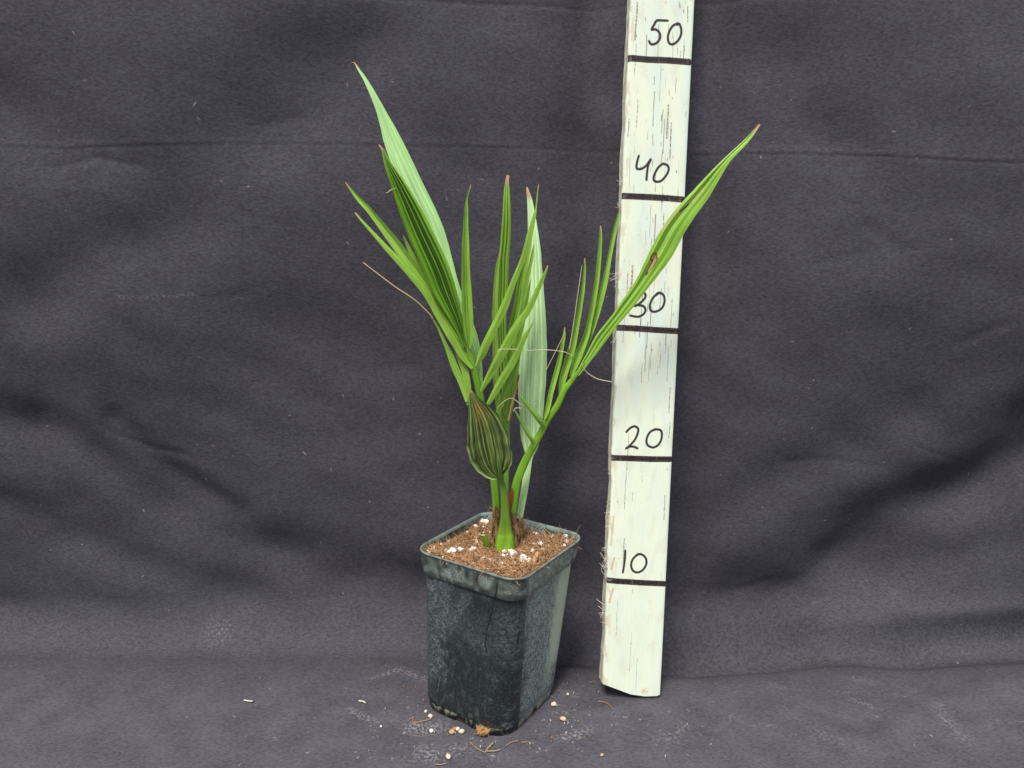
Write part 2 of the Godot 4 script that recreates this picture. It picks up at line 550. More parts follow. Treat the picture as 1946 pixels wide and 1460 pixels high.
func board_image() -> Image:
	var im := Image.create_empty(256, 2048, false, Image.FORMAT_RGB8)
	var px := 2048.0 / 62.0
	for y in 2048:
		var v := (2047 - y) / px
		for x in 256:
			var u := x / px
			var big := noise.get_noise_2d(u * 0.55, v * 0.16)
			var fine := noise.get_noise_2d(u * 5.0, v * 0.5)
			var grit := noise.get_noise_2d(x * 0.37, y * 0.21)
			var worn := smoothstep(18.0, 30.0, v) * smoothstep(0.6, 2.2, u)
			var cool := clampf(0.5 + big * 0.9 + fine * 0.5 * (0.4 + worn), 0.0, 1.0)
			var c := Color(0.630, 0.680, 0.560).lerp(Color(0.550, 0.640, 0.590), cool * (0.4 + 0.5 * worn))
			c = c * (1.0 + 0.025 * grit + 0.03 * fine)
			# grime patches in the paint film
			var grime := smoothstep(0.35, 0.75, noise.get_noise_2d(u * 0.8 + 50.0, v * 0.4) + 0.35 * noise.get_noise_2d(x * 0.2, y * 0.1))
			c = c.lerp(Color(0.50, 0.50, 0.42), grime * 0.3)
			if x >= 168:   # the narrow sides: thin paint over bare wood
				var bare := smoothstep(-0.25, 0.35, noise.get_noise_2d(x * 0.15, v * 0.8) + 0.4 * noise.get_noise_2d(x * 0.5, v * 2.4))
				c = c.lerp(Color(0.42, 0.33, 0.22), bare * 0.75)
			elif u < 0.75:   # chipped left edge
				var edge := 1.0 - smoothstep(0.05, 0.75, u)
				var chip := smoothstep(0.25, 0.5, noise.get_noise_2d(u * 1.6 + 12.0, v * 0.45) + 0.3 * noise.get_noise_2d(u * 6.0, v * 1.5) + edge * 0.3 - 0.18 - 0.15 * float(v > 22.0))
				c = c.lerp(Color(0.47, 0.39, 0.27), chip * 0.6 * edge)
			im.set_pixel(x, y, lin(clampf(c.r, 0, 1), clampf(c.g, 0, 1), clampf(c.b, 0, 1)))
	# cracks along the grain
	var dark := lin(0.10, 0.085, 0.075)
	for i in 210:
		var v := rng.randf_range(1.0, 57.0)
		var u := rng.randf_range(0.1, 4.8)
		var upper := v > 27.0
		if upper:
			u = clampf(3.3 + rng.randfn() * 0.85, 0.3, 4.8) if i % 3 else u
		elif i % 5 != 0:
			continue
		var ln := 0.15 + (2.6 if upper else 0.8) * pow(rng.randf(), 2.0)
		var p := Vector2(u * px, 2048 - v * px)
		var path := [p]
		for k in 4:
			p += Vector2(rng.randf_range(-0.8, 0.8), ln * px / 4.0)
			path.append(p)
		stroke(im, path, rng.randf_range(0.6, 1.5 if upper else 1.1), dark, rng.randf_range(0.15, 0.8 if upper else 0.45), 0.6)
	for q in [[3.35, 45.6, 2.4, 2.4], [3.65, 44.2, 2.6, 1.9], [0.55, 52.6, 2.6, 2.2], [0.6, 49.9, 2.2, 1.1], [0.9, 46.0, 2.0, 1.2], [0.25, 45.0, 1.2, 1.5], [1.05, 33.8, 2.2, 3.0], [0.7, 32.9, 3.0, 1.6], [2.75, 37.6, 2.3, 1.5], [3.4, 37.9, 1.9, 1.6], [1.95, 34.3, 1.5, 1.4], [3.5, 32.4, 1.6, 1.2], [1.3, 17.6, 3.4, 1.2], [1.3, 20.7, 2.6, 1.0], [4.6, 24.6, 2.0, 1.6], [4.75, 22.2, 1.2, 1.4], [4.6, 16.0, 2.0, 1.4], [1.35, 12.4, 2.2, 1.6], [2.3, 4.0, 3.4, 0.8], [2.9, 2.2, 2.6, 0.8], [1.0, 7.0, 3.0, 0.7], [4.55, 53.4, 1.2, 1.4], [4.4, 50.6, 1.0, 1.3]]:
		var p := Vector2(q[0] * px, 2048 - (q[1] + q[2] * 0.5) * px)
		var path := [p]
		for k in 5:
			p += Vector2(rng.randf_range(-1.2, 0.9), q[2] * px / 5.0)
			path.append(p)
		stroke(im, path, q[3] * 1.1, dark.lerp(lin(0.25, 0.17, 0.1), rng.randf() * 0.6), 0.75, 0.5, 0.3)
	# bare patches
	var tan := lin(0.42, 0.28, 0.15)
	stroke(im, [Vector2(3.55, 0), Vector2(3.75, 0)].map(func(q): return Vector2(q.x * px, 2048 - 0.7 * px)), 12.0, tan, 0.8, 1.0, 0.5)
	stroke(im, [Vector2(0.55 * px, 2048 - 11.9 * px), Vector2(0.35 * px, 2048 - 11.0 * px)], 4.0, tan, 0.7, 0.6, 0.2)
	stroke(im, [Vector2(0.55 * px, 2048 - 9.4 * px), Vector2(0.3 * px, 2048 - 8.3 * px)], 4.0, tan, 0.75, 0.6, 0.2)
	stroke(im, [Vector2(0.35 * px, 2048 - 15.3 * px), Vector2(0.2 * px, 2048 - 13.0 * px)], 4.0, tan, 0.6, 0.6, 0.2)
	# marker pen: height lines and numbers
	var ink := lin(0.010, 0.008, 0.009)
	var marks := [[[-0.07, 49.93], [0.36, 49.97], [1.51, 49.95], [3.25, 49.99], [4.88, 49.97]],
		[[-0.04, 40.02], [1.61, 40.02], [3.64, 40], [4.91, 39.94]],
		[[0.04, 30.15], [1.61, 30.11], [3.21, 30.03], [4.97, 29.97]],
		[[-0.02, 20.01], [1.65, 19.96], [3.28, 19.9], [4.93, 19.89]],
		[[0.06, 10.11], [0.91, 10.01], [2.84, 9.85], [4.91, 9.71]]]
	for mk in marks:
		var path := []
		for q in mk:
			path.append(Vector2(q[0] * px, 2048 - q[1] * px))
		var up := []
		var down := []
		for q in path:
			up.append(q + Vector2(0, -2.4))
			down.append(q + Vector2(0, 2.4))
		stroke(im, up, 5.7, ink, 0.97, 0.2, 0.08)
		stroke(im, down, 5.9, lin(0.020, 0.010, 0.010), 0.97, 0.2, 0.08)
		for k in 5:
			var a: Vector2 = path[0].lerp(path[path.size() - 1], rng.randf())
			stroke(im, [a + Vector2(0, -4), a + Vector2(rng.randf_range(-1, 1), 4)], 1.3, lin(0.3, 0.28, 0.27), 0.4, 0.8)
		stroke(im, [path[0] + Vector2(-1, 1), path[0] + Vector2(10, 0)], 5.0, lin(0.2, 0.21, 0.21), 0.5, 0.6, 0.3)
	var digits := [[[2.99, 52.79], [2.34, 52.77], [2.1, 52.71], [1.92, 52.4], [1.77, 52.09], [2.08, 52.11], [2.36, 51.93], [2.46, 51.62], [2.33, 51.3], [2.04, 51.08], [1.75, 51.06], [1.6, 51.25]],
		[[3.79, 52.65], [3.41, 52.44], [3.15, 52.02], [3.07, 51.57], [3.19, 51.22], [3.48, 51.15], [3.85, 51.4], [4.08, 51.82], [4.1, 52.22], [3.94, 52.61], [3.75, 52.56]],
		[[1.17, 43], [1.03, 42.39], [1.07, 42.07], [1.39, 42.06], [1.77, 42.29], [2.14, 42.79], [1.96, 42.34], [1.89, 41.78], [1.87, 41.27]],
		[[3.08, 42.49], [2.75, 42.19], [2.48, 41.67], [2.45, 41.3], [2.71, 41.17], [3.09, 41.28], [3.47, 41.72], [3.62, 42.14], [3.48, 42.43], [3.11, 42.52]],
		[[1.32, 32.68], [1.54, 32.87], [1.93, 32.94], [2.19, 32.72], [2.18, 32.5], [1.97, 32.22], [1.47, 31.85], [1.19, 31.88], [1.58, 31.89], [2.04, 31.84], [2.25, 31.57], [2.13, 31.24], [1.68, 31.01], [1.05, 31.09]],
		[[3.3, 32.86], [2.86, 32.52], [2.61, 31.96], [2.68, 31.53], [3.09, 31.43], [3.59, 31.71], [3.79, 32.21], [3.68, 32.71], [3.3, 32.88], [3.03, 32.69]],
		[[1.12, 22.06], [1.44, 22.38], [1.79, 22.5], [2.07, 22.33], [2.07, 21.98], [1.84, 21.43], [1.4, 20.93], [1.16, 20.76], [1.46, 20.9], [1.81, 20.88], [2.1, 20.76]],
		[[3.58, 22.29], [3.08, 22.04], [2.83, 21.49], [2.92, 21.04], [3.39, 20.83], [3.84, 21.04], [4.08, 21.54], [4.05, 22.09], [3.78, 22.26], [3.38, 22.24]],
		[[1.45, 12.51], [1.45, 11.87], [1.39, 11.23], [1.33, 10.73]],
		[[2.57, 12.22], [2.16, 11.86], [2, 11.38], [2.15, 10.89], [2.58, 10.7], [3.05, 10.93], [3.3, 11.46], [3.17, 11.94], [2.78, 12.2], [2.47, 12.14]]]
	for dg in digits:
		var path := []
		for q in spline(dg, 5):
			path.append(Vector2(q[0] * px, 2048 - q[1] * px))
		stroke(im, path, 3.6, lin(0.028, 0.023, 0.024), 0.95, 0.4, 0.06)
	return im


# ---------- the pot ----------
func pot_point(lx: float, y: float, lz: float) -> Vector3:
	var c := cos(POT_YAW)
	var s := sin(POT_YAW)
	return Vector3(POT_X + c * lx + s * lz + LEAN_X * y, y, -s * lx + c * lz + LEAN_Z * y)


func pot_ring(size: float, rc: float) -> Array:
	# rounded square as [x, z, u]: front corner, front-left side, left corner, back-left, back, back-right, right, front-right
	var out := []
	for k in 4:
		var cx := (size / 2 - rc) * (1.0 if k == 0 or k == 3 else -1.0)
		var cz := (size / 2 - rc) * (1.0 if k < 2 else -1.0)
		for i in 9:
			var a := PI / 2 * (k + i / 8.0)
			out.append([cx + rc * cos(a), cz + rc * sin(a), k * 0.25 + i * 0.005])
		var a2 := PI / 2 * (k + 1)
		var nk := (k + 1) % 4
		var nx := (size / 2 - rc) * (1.0 if nk == 0 or nk == 3 else -1.0) + rc * cos(a2)
		var nz := (size / 2 - rc) * (1.0 if nk < 2 else -1.0) + rc * sin(a2)
		var p: Array = out[out.size() - 1]
		for i in range(1, 14):
			var f := i / 14.0
			out.append([lerpf(p[0], nx, f), lerpf(p[1], nz, f), k * 0.25 + 0.04 + 0.21 * f])
	out.append([out[0][0], out[0][1], 1.0])
	return out


func pot_loft(levels: Array, vspan: Array) -> ArrayMesh:
	# levels: [y, size, corner radius]
	var st := start()
	var pts := []
	var uvs := []
	for l in levels:
		var row := PackedVector3Array()
		var uv := []
		for q in pot_ring(l[1], l[2]):
			var bulge := 0.0
			row.append(pot_point(q[0] * (1.0 + bulge), l[0], q[1]) * CM)
			uv.append(Vector2(q[2], 1.0 - (l[0] - vspan[0]) / (vspan[1] - vspan[0])))
		pts.append(row)
		uvs.append(uv)
	add_grid(st, pts, uvs)
	return done(st)


func make_pot() -> void:
	var t := thing("plant_pot", "square dark green-black plastic nursery pot with pale mineral stains holding the palm", "plant pot", Vector3(POT_X * CM, 0, 0))
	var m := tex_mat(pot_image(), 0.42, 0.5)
	m.roughness = 1.0
	m.roughness_texture = ImageTexture.create_from_image(pot_rough)
	var size := func(y: float) -> float: return 8.42 + (y - 0.65) / 11.1 * 0.62
	var body := []
	for i in 13:
		var y := 0.70 + i * 0.93
		body.append([y, size.call(y), 1.9 - 0.04 * i])
	body[0] = [0.66, 8.30, 1.9]
	body.insert(1, [0.74, 8.43, 1.9])
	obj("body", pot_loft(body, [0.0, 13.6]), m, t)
	# rim band: step out, band, rolled lip, then the inside
	var rim := [[11.66, 9.02, 1.45], [11.60, 9.30, 1.45], [11.66, 9.42, 1.45], [12.2, 9.52, 1.42], [13.1, 9.64, 1.4], [13.32, 9.68, 1.4], [13.36, 9.80, 1.44], [13.44, 9.83, 1.44], [13.49, 9.78, 1.42], [13.5, 9.66, 1.38], [13.45, 9.52, 1.34], [13.2, 9.42, 1.3], [12.4, 9.30, 1.28], [11.4, 9.0, 1.28]]
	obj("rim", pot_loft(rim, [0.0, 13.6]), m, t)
	# foot with drainage notches
	var st := start()
	var hi := PackedVector3Array()
	var lo := PackedVector3Array()
	var inn := PackedVector3Array()
	var uh := []
	var ul := []
	var rh := pot_ring(8.28, 1.95)
	for i in rh.size():
		var q: Array = rh[i]
		var u: float = q[2]
		var y0 := 0.02 + 0.04 * absf(noise.get_noise_1d(u * 40.0))
		for nt in [[0.145, 0.02, 0.3], [0.115, 0.008, 0.2], [0.885, 0.017, 0.5], [0.395, 0.02, 0.4], [0.64, 0.02, 0.4], [0.772, 0.01, 0.25]]:
			if absf(u - nt[0]) < nt[1]:
				y0 = maxf(y0, nt[2])
		hi.append(pot_point(q[0], 0.68, q[1]) * CM)
		lo.append(pot_point(q[0] * 0.992, y0, q[1] * 0.992) * CM)
		inn.append(pot_point(q[0] * 0.965, y0, q[1] * 0.965) * CM)
		uh.append(Vector2(u, 0.95))
		ul.append(Vector2(u, 0.998))
	add_grid(st, [hi, lo, inn], [uh, ul, ul])
	obj("foot", done(st), m, t)
	var plug := pot_loft([[0.05, 7.0, 1.9], [0.06, 7.95, 1.9], [0.64, 7.95, 1.9], [0.66, 7.0, 1.9]], [0.0, 13.6])
	obj("root_plug", plug, mat(lin(0.20, 0.13, 0.07), 0.95), t)
	# floor of the pot, above the foot
	obj("base", pot_loft([[0.69, 0.01, 0.001], [0.68, 8.2, 1.9]], [0.0, 13.6]), m, t)


var pot_rough: Image


func pot_image() -> Image:
	var w := 1400
	var h := 544
	var im := Image.create_empty(w, h, false, Image.FORMAT_RGB8)
	pot_rough = Image.create_empty(w, h, false, Image.FORMAT_RGB8)
	var cell := FastNoiseLite.new()
	cell.seed = 11
	cell.noise_type = FastNoiseLite.TYPE_CELLULAR
	cell.frequency = 1.0
	cell.fractal_type = FastNoiseLite.FRACTAL_NONE
	cell.cellular_return_type = FastNoiseLite.RETURN_DISTANCE
	cell.cellular_distance_function = FastNoiseLite.DISTANCE_EUCLIDEAN
	cell.cellular_jitter = 1.0
	for y in h:
		var cy := (1.0 - float(y) / h) * 13.6
		var v := cy / 13.6
		for x in w:
			var u := float(x) / w
			var cx := u * 36.0
			var lo := noise.get_noise_2d(cx * 0.35, cy * 0.3)
			var md := noise.get_noise_2d(cx * 1.1 + 30.0, cy * 1.0)
			var fi := noise.get_noise_2d(cx * 5.0, cy * 5.0)
			var dep := 0.0
			var haze := 0.0
			if cy > 11.62:   # the rim band
				dep = smoothstep(0.05, 0.5, lo * 0.9 + md * 0.7 + 0.15)
				if u > 0.75 or u < 0.05:
					dep = maxf(dep, 0.62 + 0.3 * md)
				haze = 0.12 + 0.1 * md
			elif u < 0.29:
				var a := clampf((u - 0.0) / 0.25, 0.0, 1.0)   # 0 at the front corner, 1 at the left corner
				dep = smoothstep(0.74, 0.95, a + 0.10 * md) * smoothstep(0.12, 0.3, v + lo * 0.1) * 0.85
				dep = maxf(dep, smoothstep(0.5, 0.75, a + 0.14 * lo) * smoothstep(0.42, 0.58, v + 0.06 * md) * (0.6 + 0.5 * lo))
				dep = maxf(dep, (0.42 + 0.3 * lo) * smoothstep(0.36, 0.60, v + 0.07 * md) * (1.0 - smoothstep(0.62, 0.78, v + 0.05 * lo)))
				dep = maxf(dep, 0.5 * (1.0 - smoothstep(0.1, 0.3, a)) * smoothstep(0.36, 0.58, v + 0.05 * md) * (1.0 - smoothstep(0.72, 0.85, v)))
				dep = maxf(dep, 0.4 * smoothstep(0.15, 0.6, md + lo * 0.4) * (1.0 - smoothstep(0.08, 0.2, v)))
				dep = maxf(dep, 0.22 * smoothstep(0.2, 0.6, md + 0.6 * noise.get_noise_2d(cx * 2.2, cy * 0.5)))
			elif u > 0.74:
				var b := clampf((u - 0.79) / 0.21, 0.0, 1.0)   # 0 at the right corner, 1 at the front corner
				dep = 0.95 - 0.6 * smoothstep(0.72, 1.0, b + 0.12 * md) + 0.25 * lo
				haze = (1.0 - smoothstep(0.12, 0.38, b + 0.07 * md + 0.04 * fi)) * smoothstep(0.08, 0.42, v + 0.05 * lo)  # pale band: mineral deposit, plus the side reflection painted into the colour
			else:
				dep = 0.7 + 0.3 * lo
			dep = clampf(dep, 0.0, 1.0)
			# dried drops: rings round cells of two sizes
			var st := 1.0 if u < 0.5 else 0.62
			var d1 := cell.get_noise_2d(cx * 3.4 + fi * 0.25, cy * 3.4 * st) + 1.0
			var d2 := cell.get_noise_2d(cx * 6.3 + 70.0, cy * 6.3 * st) + 1.0
			var ring1 := smoothstep(0.17, 0.28, d1) * (1.0 - smoothstep(0.33, 0.45, d1))
			var ring2 := smoothstep(0.16, 0.28, d2) * (1.0 - smoothstep(0.34, 0.48, d2))
			var pat := clampf(0.05 + 0.9 * ring1 * (0.55 + 0.7 * md) + 0.55 * ring2 * (0.5 - 0.5 * md) + 0.2 * fi, 0.0, 1.0)
			var k := clampf(dep * pat * (0.62 if u < 0.5 else 2.3) + dep * 0.05 + 0.02 + 0.025 * fi, 0.0, 1.0)  # right-hand deposit brightened to make up for the shaded side
			var speck := smoothstep(0.62, 0.8, noise.get_noise_2d(cx * 9.0 + 11.0, cy * 9.0)) * 0.35
			k = maxf(k, speck)
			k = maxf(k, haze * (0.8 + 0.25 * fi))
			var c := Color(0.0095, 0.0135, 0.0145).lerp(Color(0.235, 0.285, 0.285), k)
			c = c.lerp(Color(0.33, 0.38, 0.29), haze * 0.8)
			if cy < 0.68:   # foot: pale greenish scale and earth
				c = c.lerp(Color(0.36, 0.36, 0.25), smoothstep(0.0, 0.45, md + fi * 0.5 + (0.3 if u > 0.78 or u < 0.06 else -0.1)) * 0.7)
			if cy > 13.28:   # worn lip
				c = c.lerp(Color(0.17, 0.21, 0.20), 0.65 + 0.25 * md)
			im.set_pixel(x, y, lin(clampf(c.r, 0, 1), clampf(c.g, 0, 1), clampf(c.b, 0, 1)))
			var r := clampf(0.29 + 0.55 * k + 0.15 * haze + 0.04 * md, 0.0, 1.0)
			pot_rough.set_pixel(x, y, Color(r, r, r))
	# run marks and scratches
	var to_px := func(u: float, cy: float) -> Vector2: return Vector2(u * w, (1.0 - cy / 13.6) * h)
	stroke(im, [to_px.call(0.052, 12.9), to_px.call(0.053, 11.6), to_px.call(0.058, 10.2), to_px.call(0.068, 8.6), to_px.call(0.068, 7.6), to_px.call(0.06, 6.9)], 4.0, lin(0.008, 0.011, 0.012), 0.9, 0.7)
	stroke(im, [to_px.call(0.01, 8.9), to_px.call(0.01, 7.9)], 3.0, lin(0.01, 0.013, 0.014), 0.8, 0.7)
	var pale := lin(0.32, 0.37, 0.37)
	stroke(im, [to_px.call(0.243, 2.0), to_px.call(0.232, 3.1), to_px.call(0.228, 3.4)], 4.0, pale, 0.6, 0.9, 0.5)
	stroke(im, [to_px.call(0.18, 3.6), to_px.call(0.172, 5.2)], 4.0, pale, 0.3, 1.0, 0.6)
	stroke(im, [to_px.call(0.205, 3.6), to_px.call(0.203, 4.6)], 3.0, pale, 0.3, 1.0, 0.6)
	stroke(im, [to_px.call(0.085, 12.5), to_px.call(0.09, 12.6)], 24.0, pale, 0.5, 0.35, 0.25)
	stroke(im, [to_px.call(0.187, 12.4), to_px.call(0.155, 12.4)], 26.0, pale, 0.6, 0.5, 0.4)
	stroke(im, [to_px.call(0.245, 12.3), to_px.call(0.23, 12.2)], 22.0, pale, 0.5, 0.8, 0.5)
	stroke(im, [to_px.call(0.012, 0.95), to_px.call(0.016, 1.0)], 11.0, pale, 0.6, 0.6, 0.4)
	stroke(im, [to_px.call(0.094, 1.05), to_px.call(0.104, 1.1)], 12.0, pale, 0.5, 0.8, 0.5)
	return im


# ---------- the potting soil ----------
func soil_height(lx: float, lz: float) -> float:
	var h := POT_H - 0.78
	h += 0.60 * smoothstep(0.5, 4.4, lz) + 0.34 * smoothstep(1.5, 4.4, lx) * smoothstep(-4.0, 2.0, lz)
	h += 0.45 * exp(-(pow(lx - 3.5, 2) + pow(lz + 2.2, 2)) / 5.0)
	h += 0.3 * exp(-(pow(lx - 4.0, 2) + pow(lz - 4.0, 2)) / 3.0)
	h += 0.12 * exp(-(pow(lx, 2) + pow(lz, 2)) / 4.0)
	h += 0.12 * noise.get_noise_2d(lx * 0.8, lz * 0.8) + 0.09 * noise.get_noise_2d(lx * 2.4, lz * 2.4) + 0.04 * noise.get_noise_2d(lx * 7.0, lz * 7.0)
	return minf(h, 13.24 + (4.73 - maxf(absf(lx), absf(lz))) * 0.4)


func to_local_pot(x: float, z: float, y: float) -> Vector2:
	var c := cos(POT_YAW)
	var s := sin(POT_YAW)
	var dx := x - POT_X - LEAN_X * y
	var dz := z - LEAN_Z * y
	return Vector2(c * dx - s * dz, s * dx + c * dz)


func make_soil() -> void:
	var t := thing("potting_soil", "brown coir potting soil with white perlite filling the dark square pot", "soil", Vector3(POT_X * CM, 0.12, 0))
	var st := start()
	var ring := pot_ring(9.46, 1.28)
	var pts := []
	var cols := []
	for i in 45:
		var f := i / 44.0
		var row := PackedVector3Array()
		var cc := []
		for q in ring:
			var lx: float = q[0] * f
			var lz: float = q[1] * f
			row.append(pot_point(lx, soil_height(lx, lz), lz) * CM)
			var k := 0.75 + 0.5 * noise.get_noise_2d(lx * 3.0, lz * 3.0) + 0.3 * noise.get_noise_2d(lx * 9.0, lz * 9.0)
			cc.append(Color(0.22 * k, 0.13 * k, 0.07 * k))
		pts.append(row)
		cols.append(cc)
	add_grid(st, pts, [], cols)
	obj("soil_surface", done(st), vert_mat(0.95, 0.2), t)
	# coir fibres and crumbs: too many to count
	var fs := start()
	for i in 4600:
		var lx := rng.randf_range(-4.5, 4.5)
		var lz := rng.randf_range(-4.5, 4.5)
		if absf(lx) > 3.9 and absf(lz) > 3.9:
			continue
		var p := pot_point(lx, soil_height(lx, lz) + rng.randf_range(-0.03, 0.1), lz)
		var wild := i % 40 == 0
		var a := rng.randf() * TAU
		var dir := Vector3(cos(a), rng.randf_range(-0.15, 0.3 if not wild else 1.2), sin(a))
		var k := rng.randf_range(0.55, 1.35)
		var c := Color(0.46 * k, 0.275 * k, 0.155 * k)
		if i % 9 == 0:
			c = Color(0.14, 0.075, 0.04)
		elif i % 11 == 0:
			c = Color(0.52, 0.34, 0.19)
		tube(fs, bend_path(p, dir, rng.randf_range(0.25, 1.0) * (1.5 if wild else 1.0), rng.randf_range(0.2, 2.4), rng.randf_range(0.025, 0.065), 4), 3, c)
	# longer fibres standing up by the right and back edges
	for i in 60:
		var lx := 4.4 - absf(rng.randfn()) * 0.9
		var lz := rng.randf_range(-4.2, 1.5)
		var p := pot_point(lx, soil_height(lx, lz) + 0.05, lz)
		tube(fs, bend_path(p, Vector3(rng.randf_range(-0.6, 0.8), rng.randf_range(0.3, 1.0), rng.randf_range(-0.6, 0.3)), rng.randf_range(0.7, 1.7), rng.randf_range(0.6, 2.4), rng.randf_range(0.03, 0.05), 6), 3, Color(0.34, 0.21, 0.12) * rng.randf_range(0.6, 1.3))
	var fo := obj("coir_fibre", done(fs), vert_mat(0.95, 0.2), t)
	tag(fo, "", "", "", "stuff")
	# fibres hanging over the front lip
	for q in [[-1.27, 3.89, 0.9], [-2.78, 2.14, 0.6], [4.94, -0.49, 0.9]]:
		var lip := start()
		tube(lip, bend_path(Vector3(q[0], 13.4, q[1]), Vector3(-0.8, 0.35, 0.9), q[2] * 1.3, 1.6, 0.05, 7), 4, Color(0.42, 0.26, 0.14))
		obj("overhanging_fibre", done(lip), vert_mat(0.9), t)
	# perlite grains
	var shapes := []
	for i in 6:
		shapes.append(blob(Vector3(1, 0.85, 1), 0.42, 3.7 * i))
	var white := mat(lin(0.80, 0.78, 0.74), 0.9, 0.3)
	var grains := [[-1.93, -6.99, 0.25], [-2.62, -5.93, 0.33], [-2.21, -5.7, 0.25], [-4.02, -5.24, 0.21], [-3.61, -5.01, 0.15], [-3.06, -4.79, 0.17], [-2.69, -3.26, 0.12], [-3.72, -3.9, 0.09], [-5.27, -2.94, 0.12], [-5.09, -1.79, 0.12], [-2.83, -1.59, 0.17], [-3.13, 0, 0.27], [-4.58, 0.95, 0.35], [-4.08, 0.67, 0.29], [-4.89, 1.23, 0.19], [-0.6, 1.41, 0.19], [0.08, 0.85, 0.33], [0.88, 2.05, 0.42], [1.54, 0.85, 0.19], [2.25, -0.59, 0.21], [2.41, 0.48, 0.15], [0.88, -1.38, 0.15], [1.95, -3.26, 0.21], [3.44, -3.58, 0.19], [3.36, -2.72, 0.17], [4.35, -2.2, 0.19], [4.32, -1.08, 0.19], [4.07, 0.19, 0.17], [1.11, -4.79, 0.17], [0.66, -4.23, 0.15], [-2.19, 1.96, 0.1], [-1.66, 2.41, 0.13], [0.2, 3.03, 0.12], [-0.86, 3.29, 0.19], [-4.72, -3.79, 0.07], [-0.62, 0.29, 0.19], [1.71, -0.79, 0.1], [-1.57, -7.23, 0.15], [-0.21, 0.29, 0.17], [1.27, 2.32, 0.21], [-5.64, -0.88, 0.09], [3, -0.79, 0.08], [-3.82, 2.14, 0.08]]
	var gi := 0
	for g in grains:
		var l := to_local_pot(g[0], g[1], 12.8)
		var y := soil_height(clampf(l.x, -4.3, 4.3), clampf(l.y, -4.3, 4.3))
		var r: float = g[2]
		var p := obj("perlite_grain", shapes[gi % 6], white, t)
		var w := pot_point(l.x, y + r * 0.35, l.y)
		p.position = w * CM - t.position
		p.rotation = Vector3(rng.randf() * 3.0, rng.randf() * 6.0, rng.randf() * 3.0)
		p.scale = Vector3(r, r * rng.randf_range(0.75, 1.0), r * rng.randf_range(0.7, 1.0)) * 1.05
		gi += 1
	var small := start()
	for i in 90:
		var lx := rng.randf_range(-4.4, 4.4)
		var lz := rng.randf_range(-4.4, 4.4)
		var p := pot_point(lx, soil_height(lx, lz) + 0.05, lz) * CM
		var r := rng.randf_range(0.03, 0.08)
		small.append_from(shapes[i % 6], 0, Transform3D(Basis.from_scale(Vector3.ONE * r), p))
	var so := obj("perlite_crumb", small.commit(), white, t)
	tag(so, "", "", "", "stuff")
	# a flat chip of bark near the front corner
	var bs := start()
	var cp := Vector3(1.69, 13.12, 2.85)
	tube(bs, [[cp.x - 0.15, cp.y - 0.15, cp.z + 0.1, 0.35], [cp.x, cp.y + 0.25, cp.z, 0.4], [cp.x + 0.2, cp.y + 0.65, cp.z - 0.25, 0.28], [cp.x + 0.25, cp.y + 0.8, cp.z - 0.3, 0.06]], 8, Color(0.44, 0.22, 0.12), 0.35)
	obj("bark_chip", done(bs), vert_mat(0.85), t)


